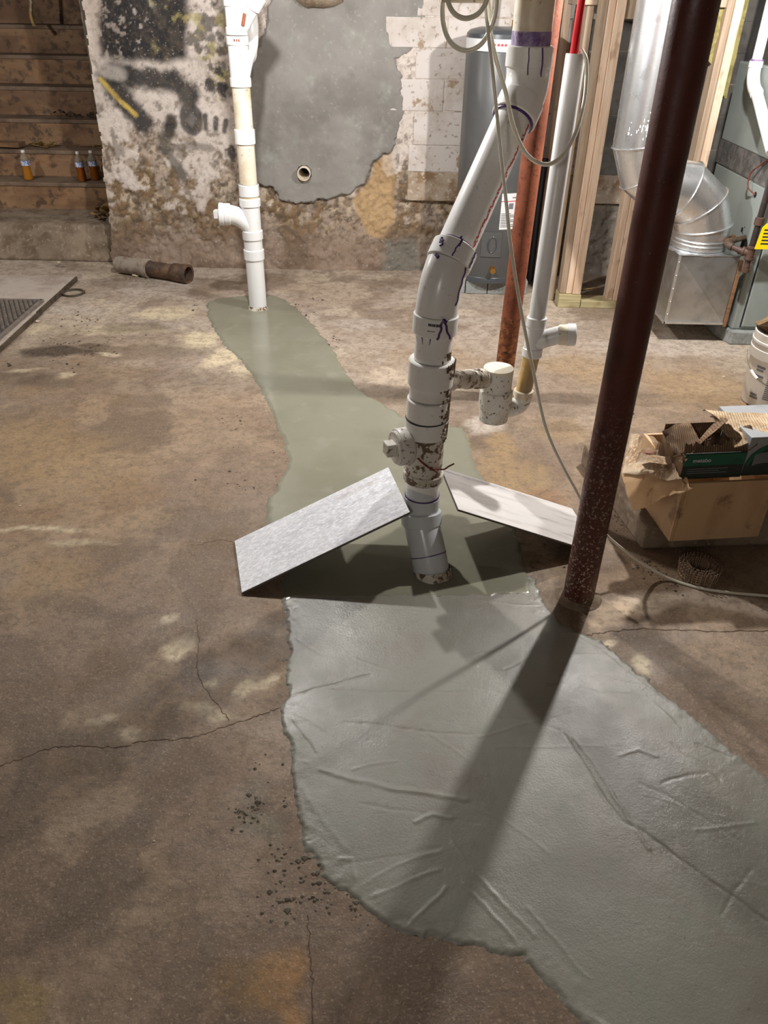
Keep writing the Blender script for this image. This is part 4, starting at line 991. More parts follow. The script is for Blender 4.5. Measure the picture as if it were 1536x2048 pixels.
mk('panel_emboss', sweep([(WX + .012 * math.cos(a) - .0, WYc - WR - .008, .345 + .0) for a in (0,)] + [(WX - .015 + .028 * math.cos(a), WYc - WR - .007, .345 + .05 * math.sin(a)) for a in np.linspace(0, 6.2, 16)][1:], .004, 6), M['heater_cap'], pn)
mk('drain_valve', join(lathe((WX + .0, WYc - WR + .01, .185), (0, -1, 0), [(0, .02), (.02, .02), (.02, .013), (.045, .013), (.045, .018), (.055, .018)], 18)), M['brass'], WH)
mk('inlet_nipple', lathe((WX + .02, WYc - .06, tz + .08), (0, 0, 1), [(0, .014), (.05, .014)], 14), M['brass'], WH)
mk('cold_line', sweep(catmull([(WX + .06, WYc - .05, tz + .06), (WX + .06, WYc - .05, tz + .12), (WX + .075, WYc - .04, tz + .22), (WX + .09, WYc - .03, 2.26)], 5), .022, 16), M['black_foam'], WH, label='black insulated line')
HP = root('heater_pad', (WX, 5.44, 0), 'row of grey concrete blocks under the water heater', 'block pad')
for k, (a, b) in enumerate([(.44, .525), (.53, .675), (.68, .82), (.825, .95)]):
    mk('block', box(a, b, 5.205 + (.012 if k in (0, 3) else 0), 5.66, 0, .09), M['concrete_grey'], HP, smooth=False, bevel=.006)
tag(mk('insulated_pipe', sweep([(1.005, 5.45, .02), (1.00, 5.45, .55), (1.01, 5.45, .82)], .022, 16), M['black_foam'], loc=(1.005, 5.45, .02)), 'black foam-wrapped pipe beside the water heater', 'pipe')

# ------------------------------------------------------------------ stud partition
SF = root('stud_partition', (1.19, 5.0, 0), 'unfinished pine stud partition between the water heater and the furnace', 'stud wall')
def stud(x0, x1, y0, y1, z0=.085, z1=2.26, m=None, name='stud'):
    return mk(name, box(x0, x1, y0, y1, z0, z1), m or M['stud'], SF, smooth=False, bevel=.003)
mk('bottom_plate', box(1.118, 1.262, 4.965, 5.09, .0, .045), M['treated'], SF, smooth=False, bevel=.003)
mk('bottom_plate', box(1.266, 1.90, 4.965, 5.09, .0, .045), M['treated'], SF, smooth=False, bevel=.003)
mk('bottom_plate', box(1.118, 1.262, 4.968, 5.09, .045, .083), M['treated'], SF, smooth=False, bevel=.003)
stud(1.124, 1.162, 4.99, 5.08, m=M['stud_grey'])
stud(1.164, 1.202, 4.985, 5.08)
stud(1.204, 1.257, 4.975, 5.08)
stud(1.435, 1.474, 4.99, 5.08, .045)
stud(1.476, 1.514, 4.985, 5.08, .045)
stud(1.800, 1.838, 4.985, 5.08, .045, m=M['stud_grey'])
stud(1.840, 1.887, 4.975, 5.08, .045)
stud(1.035, 1.066, 5.50, 5.60, .0)
stud(1.075, 1.113, 5.10, 5.19, .0, m=M['stud_grey'])
mk('shadow_board', box(1.258, 1.435, 4.99, 5.08, 1.60, 1.74), M['stud_grey'], SF, smooth=False, bevel=.003)  # darker boards added in place of the shadow across the stud tops
mk('shadow_board', box(1.514, 1.80, 4.99, 5.08, 1.66, 1.80), M['stud_grey'], SF, smooth=False, bevel=.003)
mk('shadow_board', box(1.04, 1.124, 5.08, 5.60, 1.66, 1.80), M['stud_grey'], SF, smooth=False, bevel=.003)
rs = random.Random(9)
def batt(x0, x1, y0, y1, z0, z1, label):
    X_, Z_ = np.meshgrid(np.linspace(x0, x1, 14), np.linspace(z0, z1, 20))
    Yb = y0 + (fbm(X_, Z_, 30, 3, 12) - .5) * .03
    Z2 = Z_ + np.where(Z_ < z0 + .02, (fbm(X_, Z_, 40, 2, 5) - .5) * .06, 0)
    V = [tuple(p) for p in np.stack([X_, Yb, Z2], -1).reshape(-1, 3)] + [tuple(p) for p in np.stack([X_, Yb * 0 + y1, Z2], -1).reshape(-1, 3)]
    F, n, o2 = [], 14, 280
    for j in range(19):
        for i in range(13):
            a = j * n + i
            F += [(a, a + 1, a + n + 1, a + n), (o2 + a, o2 + a + n, o2 + a + n + 1, o2 + a + 1)]
    for i in range(13): F += [(i, o2 + i, o2 + i + 1, i + 1), (266 + i, 266 + i + 1, o2 + 266 + i + 1, o2 + 266 + i)]
    for j in range(19):
        a = j * n
        F += [(a, a + n, o2 + a + n, o2 + a), (a + 13, o2 + a + 13, o2 + a + n + 13, a + n + 13)]
    return tag(mk('insulation_batt', (V, F), M['insul'], loc=(x0, y0, z0)), label, 'insulation')
batt(1.52, 1.798, 5.02, 5.10, 1.40, 2.2, 'torn yellow insulation batt between the studs behind the red-brown post')
batt(1.900, 1.955, 5.10, 5.16, 1.22, 2.2, 'narrow yellow insulation strip between stud and furnace')
tag(mk('furring_board', box(1.62, 1.70, 5.40, 5.44, .05, 1.32), M['board'], loc=(1.66, 5.42, .05), smooth=False), 'brown furring board on the wall behind the studs', 'board')

# ------------------------------------------------------------------ round duct, plenum box
DX = 1.352; DY = 4.56; DR = .150
BX = 1.785
DU = root('round_duct', (BX, DY, .515), 'shiny galvanised round duct with segmented elbows entering the metal box', 'duct')
path = [(DX, 2.26), (DX, 1.055), (DX + .045, .905), (DX + .135, .80), (BX - .155, .875), (BX - .045, .79), (BX, .66), (BX, .515)]
# miter rings along the polyline in the XZ plane; every length between seams is one gore
path = [(DX, 2.26), (DX, 1.05), (DX + .055, .915), (DX + .165, .835), (BX - .150, .815), (BX - .045, .735), (BX, .625), (BX, .515)]
pts = [Vector((p[0], DY, p[1])) for p in path]
rings = []
for i, p in enumerate(pts):
    a = (p - pts[i - 1]).normalized() if i else (pts[1] - p).normalized()
    b = (pts[i + 1] - p).normalized() if i < len(pts) - 1 else a
    t = (a + b).normalized()
    w = Vector((0, 1, 0))
    u = w.cross(t).normalized()
    k = 1 / max(.5, t.dot(a))
    rings.append([tuple(p + (u * k * math.cos(2 * math.pi * j / 48) + w * math.sin(2 * math.pi * j / 48)) * DR) for j in range(48)])
for i in range(len(rings) - 1):
    g_ = (rings[i] + rings[i + 1], [(j, (j + 1) % 48, 48 + (j + 1) % 48, 48 + j) for j in range(48)])
    mk(['riser_pipe', 'gore', 'gore', 'link_pipe', 'gore', 'gore', 'collar'][i], g_, M['galv'], DU)
for i in range(1, len(rings) - 1):
    c = pts[i]
    rim = [tuple(c + (Vector(q) - c) * 1.022) for q in rings[i]]
    mk('seam_bead', sweep([Vector(q) for q in rim + rim[:2]], .0042, 6, False), M['galv'], DU)
for z in (.545, .565):
    mk('crimp_bead', sweep([Vector((BX + (DR + .003) * math.cos(a), DY + (DR + .003) * math.sin(a), z)) for a in np.linspace(0, 2 * math.pi, 49)], .004, 6, False), M['galv'], DU)
mk('flange', lathe((BX, DY, .503), (0, 0, 1), [(0, DR + .03), (.006, DR + .03), (.010, DR + .003)], 48), M['galv'], DU)
sp = []
for k in range(60):
    a = -1.62 + rs.gauss(0, .33)
    z = 1.14 + rs.gauss(0, .022)
    sp.append(obox((DX + (DR + .001) * math.cos(a), DY + (DR + .001) * math.sin(a), z), (.003 * rs.random() + .001, 0, 0), (0, .0015, 0), (0, 0, .002 + .006 * rs.random())))
mk('paint_flecks', join(*sp), M['white_label'], DU, smooth=False, label='white paint flecks above the elbow seam')['kind'] = 'stuff'
BXO = root('plenum_box', (1.79, 4.58, .12), 'square galvanised return-air box beside the furnace', 'duct box')
x0, x1, y0, y1, z0, z1 = 1.625, 1.965, 4.385, 4.79, .12, .505
mk('box_sides', ([(x0, y1, z0), (x0, y0, z0), (x0, y0, z1), (x0, y1, z1), (x1, y0, z0), (x1, y0, z1), (x1, y1, z0), (x1, y1, z1)], [(0, 1, 2, 3), (4, 6, 7, 5), (6, 0, 3, 7), (0, 6, 4, 1)]), M['galv_dull'], BXO, smooth=False)
cxm, czm = (x0 + x1) / 2, (z0 + z1) / 2
mk('front_panel', ([(x0, y0, z0), (x1, y0, z0), (x1, y0, z1), (x0, y0, z1), (cxm, y0 - .022, czm)], [(0, 1, 4), (1, 2, 4), (2, 3, 4), (3, 0, 4)]), M['galv_dull'], BXO, smooth=False, label='cross-creased front sheet')
mk('top_panel', box(x0 - .003, x1 + .003, y0 - .003, y1, z1, z1 + .004), M['galv_dull'], BXO, smooth=False)
mk('bottom_flange', join(box(x0 - .006, x1, y0 - .008, y0, z0 - .006, z0 + .006), box(x0 - .008, x0, y0 - .008, y1, z0 - .006, z0 + .006)), M['galv'], BXO, smooth=False)
mk('corner_seam', box(x0 - .004, x0 + .012, y0 - .004, y0 + .002, z0, z1), M['galv'], BXO, smooth=False)
for k in range(5):
    mk('screw', lathe((x0 + .006, y0 - .004, z0 + .05 + .075 * k), (0, -1, 0), [(0, .004), (.003, .003)], 8), M['galv'], BXO)
mk('wood_strip', box(x1 + .004, x1 + .024, y0 - .006, y0 + .03, z0 - .02, z1 - .02), M['board'], BXO, smooth=False, bevel=.002, label='brown wood strip in the joint')

# ------------------------------------------------------------------ furnace
FN = root('furnace', (2.3, 4.8, 0), 'grey-green sheet-metal furnace cabinet at the right edge', 'furnace')
fx, fy0, fy1 = 2.03, 4.40, 5.22
mk('lower_cabinet', box(fx, 2.62, fy0, fy1, .075, .86), M['furnace'], FN, smooth=False, bevel=.014)
mk('seal_band', box(fx - .004, 2.62, fy0 + .02, fy1, .86, .985), M['furnace_dark'], FN, smooth=False, label='dark smeared sealant band')
mk('coil_cabinet', box(fx - .002, 2.62, fy0 + .01, fy1, .985, 1.40), M['furnace'], FN, smooth=False, bevel=.008)
mk('upper_plenum', box(fx + .03, 2.60, fy0 + .06, fy1, 1.40, 2.26), M['galv_dull'], FN, smooth=False)
mk('front_door', box(fx + .055, 2.60, fy0 - .012, fy0, .10, .84), M['furnace'], FN, smooth=False, bevel=.004)
mk('door_gap', box(fx + .047, fx + .053, fy0 - .004, fy0 + .001, .095, .84), M['black_foam'], FN, smooth=False)
for (yy_, zz_, r) in ((4.60, .60, .014), (4.575, .62, .004), (4.58, .585, .004), (4.55, .80, .016), (4.52, .528, .045)):
    mk('knockout_hole', lathe((fx + .001, yy_, zz_), (-1, 0, 0), [(0, r), (.0022, r)], 20), M['black_foam'], FN)
mk('thermostat_wire', sweep(catmull([(fx - .003, 4.55, .80), (fx - .03, 4.60, .83), (fx - .035, 4.60, .90), (fx - .02, 4.53, .96), (fx - .006, 4.46, 1.0)], 6), .004, 8), M['copper'], FN)
mk('spec_label', box(fx - .006, fx - .003, 4.44, 4.50, 1.0, 1.10), M['white_label'], FN, smooth=False)
FP = root('furnace_pad', (2.3, 4.8, 0), 'grey concrete pad blocks under the furnace', 'block pad')
mk('block', prism([(1.985, 4.50), (2.03, 4.36), (2.30, 4.355), (2.30, 5.2), (1.985, 5.2)], 0, .078), M['concrete_grey'], FP, smooth=False, bevel=.006)
mk('block', prism([(2.31, 4.37), (2.66, 4.37), (2.66, 5.2), (2.31, 5.2)], 0, .078), M['concrete_grey'], FP, smooth=False, bevel=.006)
# gas line
GL = root('gas_pipe', (1.99, 4.31, .42), 'rusty black iron gas pipe with a drip leg beside the metal box', 'pipe')
gt = Vector((1.985, 4.32, .545))
mk('riser', sweep([gt, gt + Vector((.005, 0, .9)), gt + Vector((.008, 0, 1.6))], .0165, 16), M['black_pipe'], GL)
mk('union', lathe(gt + Vector((.001, 0, .145)), (0, 0, 1), [(0, .017), (.004, .024), (.04, .024), (.044, .017)], 12), M['rust_pipe'], GL)
mk('tee', join(lathe(gt + Vector((0, 0, -.038)), (0, 0, 1), [(0, .022), (.003, .026), (.012, .026), (.014, .022), (.062, .022), (.064, .026), (.074, .026), (.076, .022)], 18), lathe(gt, (-.75, .55, .05), [(0, .021), (.03, .021), (.032, .025), (.044, .025), (.046, .02)], 16)), M['rust_pipe'], GL)
mk('drip_leg', join(lathe(gt + Vector((0, 0, -.038)), (0, 0, -1), [(0, .0155), (.05, .0155)], 16), lathe(gt + Vector((0, 0, -.085)), (0, 0, -1), [(0, .021), (.018, .021), (.022, .016)], 16)), M['rust_pipe'], GL)
br_ = gt + Vector((-.75, .55, .05)).normalized() * .044
e_ = br_ + Vector((-.045, .035, .012))
mk('branch_nipple', sweep([br_, e_], .015, 14), M['rust_pipe'], GL)
mk('branch_elbow', sweep(bez(e_, e_ + Vector((-.035, .03, .01)), e_ + Vector((.01, .07, .012)), 8), .021, 14), M['iron'], GL)
mk('branch_end', join(sweep([e_ + Vector((.005, .066, .012)), Vector((2.03, 4.53, .575))], .015, 14), lathe(e_ + Vector((.04, .12, .013)), (.5, .8, 0), [(0, .022), (.012, .022)], 14)), M['iron'], GL)
TG = root('warning_tag', (2.000, 4.285, .585), 'bright yellow warning tag hung on the gas pipe', 'tag')
mk('tag_plate', prism([(0, 0), (.10, 0), (.10, .11), (.085, .135), (.03, .135), (.012, .115)], -.001, .001), M['yellow'], TG)
tagp = TG.children[0]
for v in tagp.data.vertices:
    x, y, z = v.co + Vector((2.000, 4.285, .585)); v.co = Vector((x - .015, z, y - .01))
mk('printed_line', join(*[box(2.010, 2.080 - .01 * (k % 2), 4.2835, 4.2838, .60 + .018 * k, .608 + .018 * k) for k in range(5)]), M['ink'], TG, smooth=False)
# condensate vent
CV = root('vent_pipe', (2.0, 4.86, 1.39), 'white plastic vent elbow with purple primer on the furnace side', 'pipe')
c0 = Vector((1.985, 4.87, 1.40))
mk('riser', sweep([c0, c0 + Vector((0, 0, .86))], .027, 24), M['pvc_white'], CV)
mk('elbow', join(hub(c0 - Vector((0, 0, .012)), c0 + Vector((0, 0, .022)), .037, .03, 24), sweep(bez(c0 - Vector((0, 0, .01)), c0 - Vector((0, 0, .09)), c0 + Vector((0, -.11, -.125)), 10), .034, 24)), M['pvc_white'], CV)
mk('lower_run', sweep([c0 + Vector((0, -.10, -.12)), c0 + Vector((.01, -.46, -.36))], .030, 24), M['pvc_white'], CV)
mk('primer_ring', sweep([c0 + Vector((0, 0, .020)), c0 + Vector((0, 0, .030))], .0345, 24), M['primer_light'], CV)

# ------------------------------------------------------------------ bucket of rubble
def bucket(name, cx, cy, label):
    B = root(name, (cx, cy, 0), label, 'bucket')
    mk('shell', lathe((cx, cy, 0), (0, 0, 1), [(0, .120), (.004, .126), (.245, .140), (.245, .147), (.290, .150), (.292, .146), (.315, .147), (.318, .152), (.328, .152), (.331, .149), (.366, .150), (.370, .147), (.366, .143), (.245, .134), (.02, .120)], 48, (True, True)), M['bucket'], B)
    return B
bcx, bcy = 1.945, 3.60
BK = bucket('plastic_bucket', bcx, bcy, 'white plastic bucket of rubble with printed grey text at the right edge')
def bpan(a0, a1, z0, z1, r0, n=6):
    V, F = [], []
    for i in range(n + 1):
        a = a0 + (a1 - a0) * i / n
        for z in (z0, z1):
            r = .1265 + (.1405 - .1265) * z / .245 + r0
            V.append((bcx + r * math.cos(a), bcy + r * math.sin(a), z))
    for i in range(n): F.append((2 * i, 2 * i + 2, 2 * i + 3, 2 * i + 1))
    return V, F
lines = [bpan(-2.25, -1.55 - .06 * (k % 3), .055 + .0105 * k, .0605 + .0105 * k, .0008) for k in range(14)]
mk('print_block', join(*lines), M['ink_grey'], BK, label='block of grey printed text')
for k, z in enumerate((.205, .188, .158, .06, .045)):
    mk('print_line', bpan(-2.75, -2.42 - .05 * (k % 2), z, z + .012, .0008), M['ink_grey'], BK)
bail = [(bcx + .158 * math.cos(a), bcy + .158 * math.sin(a), .255 - .115 * math.sin((a + 3.45) / 2.9 * math.pi) ) for a in np.linspace(-3.45, -.55, 20)]
mk('bail_handle', sweep([Vector(p) for p in bail], .0022, 8), M['clamp'], BK)
gi = [Vector(p) for p in bail[4:7]]
mk('handle_grip', sweep(gi, .0085, 12), M['cap'], BK)
def rock(c, r, seedk, sq=(1, 1, 1)):
    rs = random.Random(seedk)
    import bmesh
    bm = bmesh.new()
    bmesh.ops.create_icosphere(bm, subdivisions=2, radius=1)
    for v in bm.verts:
        k = .72 + .5 * rs.random()
        v.co = Vector((v.co.x * k * sq[0], v.co.y * k * sq[1], v.co.z * k * sq[2])) * r + Vector(c)
    V = [tuple(v.co) for v in bm.verts]
    F = [tuple(v.index for v in f.verts) for f in bm.faces]
    bm.free()
    return V, F
mk('fill', lathe((bcx, bcy, .24), (0, 0, 1), [(0, .134), (.02, .10), (.03, 0)], 24, (True, False)), M['dark_rubble'], BK)
for k, (dx, dy, z, r, sq) in enumerate([(-.015, .055, .385, .095, (1.2, .7, .55)), (-.06, -.02, .305, .055, (1.1, .8, .6)), (.05, -.04, .32, .07, (1, .9, .6)), (.07, .03, .35, .07, (1, 1, .6))]):
    tag(mk('rubble_chunk', rock((bcx + dx, bcy + dy, z), r, k + 3, sq), M['rubble'], loc=(bcx + dx, bcy + dy, z - .03), smooth=False),
        ['large flat brown rubble chunk heaped on top of the white bucket', 'small brown rubble chunk inside the bucket near its left rim', 'brown rubble chunk inside the bucket at its front', 'brown rubble chunk at the right side of the bucket'][k], 'rubble', 'rubble in the bucket')

# ------------------------------------------------------------------ concrete pad, plywood crate, cardboard and nail boxes
CP = mk('concrete_footing', prism([(.956, 2.300), (1.30, 2.33), (2.3, 2.40), (2.3, 3.0), (1.5, 2.98), (.855, 2.93)], 0, .10), M['concrete'], loc=(1.5, 2.6, 0), smooth=False, bevel=.012)
tag(CP, 'low rough concrete footing under the plywood crate', 'footing')
ca_, sa_ = math.cos(.12), math.sin(.12)
def CR(u, v, z):  # crate frame: u to the right along the front, v backwards
    return (1.012 + u * ca_ - v * sa_, 2.216 + u * sa_ + v * ca_, .101 + z)
def cbox(u0, u1, v0, v1, z0, z1):
    v = [CR(u, w, z) for z in (z0, z1) for w in (v0, v1) for u in (u0, u1)]
    return v, [(0, 2, 3, 1), (4, 5, 7, 6), (0, 1, 5, 4), (2, 6, 7, 3), (0, 4, 6, 2), (1, 3, 7, 5)]
CW, CD, CH = .335, .36, .240
KR = root('plywood_crate', CR(.16, .18, 0), 'open dirty plywood crate standing on the concrete footing', 'crate')
mk('front_panel', cbox(.014, CW - .012, 0, .012, 0, CH), M['ply'], KR, smooth=False, bevel=.001)
mk('left_panel', cbox(0, .013, .001, CD, 0, CH), M['ply'], KR, smooth=False, bevel=.001)
mk('right_panel', cbox(CW - .012, CW, .001, CD, 0, CH), M['ply'], KR, smooth=False, bevel=.001)
mk('back_panel', cbox(.014, CW - .012, CD - .012, CD, 0, CH), M['ply'], KR, smooth=False)
mk('bottom_panel', cbox(.013, CW - .012, .012, CD - .012, 0, .012), M['ply'], KR, smooth=False)
# cardboard sheet sagging over the crate's left side
def sheet(corners, nu, nv, amp, seedk, thick=.004):
    a, b, c, d = [Vector(p) for p in corners]
    V = []
    for j in range(nv + 1):
        for i in range(nu + 1):
            u, v = i / nu, j / nv
            p = (a * (1 - u) + b * u) * (1 - v) + (d * (1 - u) + c * u) * v
            n = float(fbm(np.array([u * 3.1 + seedk]), np.array([v * 3.1]), 1.0, 4)[0]) - .5
            e = float(fbm(np.array([u * 9 + seedk]), np.array([v * 9.0]), 1.0, 3)[0]) - .5
            p = p + Vector((e * .03 * (u < .08 or u > .92), e * .03 * (v < .08 or v > .92), n * amp + e * amp * .3))
            V.append(p)
    k = len(V)
    V2 = [tuple(p) for p in V] + [tuple(p - Vector((0, 0, thick))) for p in V]
    F, W = [], nu + 1
    for j in range(nv):
        for i in range(nu):
            q = j * W + i
            F += [(q, q + 1, q + W + 1, q + W), (k + q, k + q + W, k + q + W + 1, k + q + 1)]
    for i in range(nu):
        F += [(i, k + i, k + i + 1, i + 1), (nv * W + i, nv * W + i + 1, k + nv * W + i + 1, k + nv * W + i)]
    for j in range(nv):
        q = j * W
        F += [(q, q + W, k + q + W, k + q), (q + nu, k + q + nu, k + q + W + nu, q + W + nu)]
    return V2, F
CB = root('cardboard_flap', (0.923, 2.468, 0.200), 'crumpled tan cardboard flap hanging over the left of the plywood crate', 'cardboard')
mk('flap', sheet([(0.905, 2.557, 0.190), (0.911, 2.327, 0.150), (1.028, 2.190, 0.350), (1.004, 2.301, 0.365)], 12, 12, .045, 2), M['card'], CB)
mk('dusty_fold', sheet([(0.990, 2.759, 0.240), (0.900, 2.513, 0.205), (0.990, 2.204, 0.368), (0.991, 2.416, 0.400)], 12, 12, .05, 5), M['card_dirty'], CB, label='plaster-dusted upper fold')
mk('dust_heap', rock((0.953, 2.325, 0.360), .045, 21, (1.25, .8, .55)), M['card_dirty'], CB, smooth=True)
mk('scuff_patch', rock((0.965, 2.457, 0.325), .018, 22, (1.0, .8, .3)), M['rust'], CB, label='orange scuff')
# nail carton torn open
NB = root('nail_carton', CR(.16, .1, .245), 'torn black and green nail carton reading metabo on the crate', 'carton')
nz0, nz1 = .246, .345
mk('front_print', cbox(-.010, .205, .020, .0225, nz0, nz1), M['blackprint'], NB, smooth=False)
mk('green_stripe', cbox(-.010, .205, .0185, .0200, nz0 + .052, nz1 - .004), M['green'], NB, smooth=False)
mk('carton_base', cbox(-.010, .205, .023, .20, nz0, nz0 + .004), M['card_brown'], NB, smooth=False)
mk('side_wall', cbox(-.012, -.009, .02, .20, nz0, nz1 - .01), M['card_brown'], NB, smooth=False)
mk('back_wall', cbox(-.010, .205, .197, .20, nz0, nz1 + .02), M['card_brown'], NB, smooth=False)
mk('dark_inside', cbox(-.007, .203, .026, .194, nz0 + .02, nz0 + .024), M['black_foam'], NB, smooth=False)  # black sheet painting the shade inside the open carton
def jag(u0, u1, v, zb, zt, tilt, n, seedk, m, name='torn_edge', lab=None):
    rs = random.Random(seedk)
    V, F = [], []
    for i in range(n + 1):
        u = u0 + (u1 - u0) * i / n
        h = zt - zb + rs.uniform(-.016, .010)
        p, q = Vector(CR(u, v, zb)), Vector(CR(u + rs.uniform(-.003, .003), v + tilt * h, zb + h))
        V += [tuple(p), tuple(q), tuple(p + Vector((0, .004, 0))), tuple(q + Vector((0, .004, .001)))]
    for i in range(n):
        a = 4 * i
        F += [(a, a + 4, a + 5, a + 1), (a + 2, a + 3, a + 7, a + 6), (a + 1, a + 5, a + 7, a + 3)]
    return mk(name, (V, F), m, NB, smooth=False, label=lab)
jag(-.010, .205, .026, nz1 - .02, nz1 + .022, .55, 26, 1, M['card_brown'], lab='ragged torn corrugated edge')
jag(.020, .205, .040, nz1 - .015, nz1 + .016, .3, 26, 2, M['torn_white'])
# rolled-back flaps
mk('torn_flap', sheet([CR(-.075, .09, nz1 + .055), CR(-.045, .03, nz1 - .015), CR(.065, .05, nz1 + .010), CR(.055, .17, nz1 + .045)], 10, 6, .03, 8, .003), M['card_brown'], NB, label='curled brown flap')
mk('torn_flap', sheet([CR(-.025, .03, nz1 - .03), CR(-.010, .01, nz1 - .012), CR(.155, .10, nz1 + .085), CR(.14, .14, nz1 + .06)], 12, 4, .02, 14, .003), M['card_brown'], NB, label='narrow strip of torn cardboard')
mk('torn_flap', sheet([CR(.115, .20, nz1 + .07), CR(.145, .08, nz1 + .075), CR(.215, .05, nz1 + .02), CR(.215, .18, nz1 + .06)], 10, 6, .015, 19, .003), M['torn_white'], NB)
ribs = [cbox(.10 + .010 * k, .1015 + .010 * k, .055, .085, nz1 - .004 + .004 * k * .3, nz1 + .030) for k in range(10)]
mk('flute_ribs', join(*ribs), M['card_brown'], NB, smooth=False, label='exposed corrugated flutes')['kind'] = 'stuff'
def text(body, size, mtx, m, parent, name='lettering'):
    cu_ = bpy.data.curves.new(name, 'FONT')
    cu_.body = body
    cu_.size = size
    cu_.extrude = .0004
    to = bpy.data.objects.new(name, cu_)
    COL.objects.link(to)
    dg = bpy.context.evaluated_depsgraph_get()
    me = bpy.data.meshes.new_from_object(to.evaluated_get(dg))
    bpy.data.objects.remove(to)
    o = bpy.data.objects.new(name, me)
    COL.objects.link(o)
    me.materials.clear(); me.materials.append(m)
    o.parent = parent
    mm = mtx.copy(); mm.translation = mm.translation - wl(parent)
    o.matrix_local = mm
    return o
fx_ = Matrix((Vector((ca_, sa_, 0)), Vector((0, 0, 1)), Vector((sa_, -ca_, 0)))).transposed().to_4x4()
mm = fx_.copy(); mm.translation = Vector(CR(.018, .0175, nz0 + .066))
text('metabo', .021, mm, M['white_label'], NB)
mk('small_print', join(*[cbox(.008, .150 - .03 * (k % 2), .0190, .0198, nz0 + .022 + .008 * k, nz0 + .0245 + .008 * k) for k in range(3)]), M['ink_grey'], NB, smooth=False, label='lines of fine grey print')
# coil of nails in the carton, standing upright
nail_me = None
def nail_mesh():
    g1 = lathe((0, 0, 0), (0, 0, 1), [(0, .0004), (.004, .0018), (.056, .0018)], 6)
    g2 = lathe((0, 0, .056), (0, 0, 1), [(0, .0034), (.0016, .0034)], 8)
    me = bpy.data.meshes.new('nail')
    v, f = join(g1, g2)
    me.from_pydata(v, [], f)
    me.materials.append(M['nail'])
    return me
NAIL = nail_mesh()
def nail_coil(name, c, turns, r0, dr, n, label, tilt=0.0, squash=1.0):
    R_ = root(name, c, label, 'nail coil')
    pts_ = []
    for k in range(n):
        a = turns * 2 * math.pi * k / n
        r = r0 + dr * a / (2 * math.pi)
        o = bpy.data.objects.new('nail', NAIL)
        COL.objects.link(o)
        o.parent = R_
        x, y = r * math.cos(a), r * math.sin(a) * squash
        o.location = (x, y, .001)
        o.rotation_euler = (-.10 * math.sin(a) + tilt, .10 * math.cos(a) + random.uniform(-.04, .04), 0)
        pts_.append((x, y))
    for z in (.016, .036):
        mk('collation_wire', sweep([Vector((c[0] + x * 1.03, c[1] + y * 1.03, c[2] + z)) for x, y in pts_], .0008, 5), M['wire'], R_)
    return R_
nail_coil('nail_coil', (1.112, 2.150, 0), 3.0, .030, .0135, 96, 'loose coil of dark collated nails on the floor in front of the crate')
nail_coil('nail_coil', CR(.150, .105, nz0 + .025), 2.0, .022, .012, 44, 'coil of nails showing inside the torn nail carton', 0, .9)
# grey carton with a printed picture
GC = root('grey_carton', CR(.27, .12, .245), 'grey carton with a dark arched nail picture at the right edge of the crate', 'carton')
gz0, gz1 = .246, .395
mk('carton_body', cbox(.207, .46, .024, .26, gz0, gz1), M['grey_card'], GC, smooth=False, bevel=.003)
arc = [(.4655, gz0 + .002), (.208, gz0 + .002), (.210, gz0 + .05), (.225, gz0 + .085), (.250, gz0 + .108), (.285, gz0 + .124), (.33, gz0 + .132), (.40, gz0 + .136), (.458, gz0 + .136), (.458, gz0 + .002)][1:]
V = [CR(u, .0225, z) for u, z in arc] + [CR(u, .0238, z) for u, z in arc]
n_ = len(arc)
mk('dark_print', (V, [tuple(range(n_)), tuple(range(n_, 2 * n_))[::-1]]), M['blackprint'], GC, smooth=False)
band = [(u, z) for u, z in arc[1:-1]]
V, F = [], []
for u, z in band: V += [CR(u, .0218, z), CR(u + .010, .0218, z - .014)]
for i in range(len(band) - 1): F.append((2 * i, 2 * i + 1, 2 * i + 3, 2 * i + 2))
mk('green_arc', (V, F), M['green'], GC, smooth=False)
strokes = []
for k in range(26):
    u = .236 + .0035 * k
    top_ = gz0 + .072 + .030 * math.sqrt(max(0, 1 - ((k - 13) / 15) ** 2)) * .7
    strokes.append(cbox(u, u + .0016, .0205, .0212, top_ - .042, top_))
mk('printed_coil', join(*strokes), M['grey_card'], GC, smooth=False, label='printed grey picture of a nail coil')
mk('torn_top', sheet([CR(.130, .17, gz1 + .016), CR(.165, .035, gz1 - .035), CR(.31, .030, gz1 + .004), CR(.34, .17, gz1 + .012)], 12, 8, .022, 31, .004), M['torn_white'], GC, label='fluffy torn paper top')
mk('tipped_edge', jagged := sheet([CR(.19, .10, gz1 - .01), CR(.205, .022, gz1 - .055), CR(.235, .022, gz1 - .02), CR(.24, .10, gz1 + .012)], 10, 6, .012, 37, .003), M['card_brown'], GC)
bk2 = root('plastic_bucket', (1.52, 2.62, .10), 'white plastic bucket standing on the footing right of the plywood crate', 'bucket')
mk('shell', lathe((1.52, 2.62, .10), (0, 0, 1), [(0, .120), (.004, .126), (.20, .138), (.20, .146), (.24, .148), (.244, .144), (.20, .134), (.02, .12)], 40), M['bucket'], bk2)

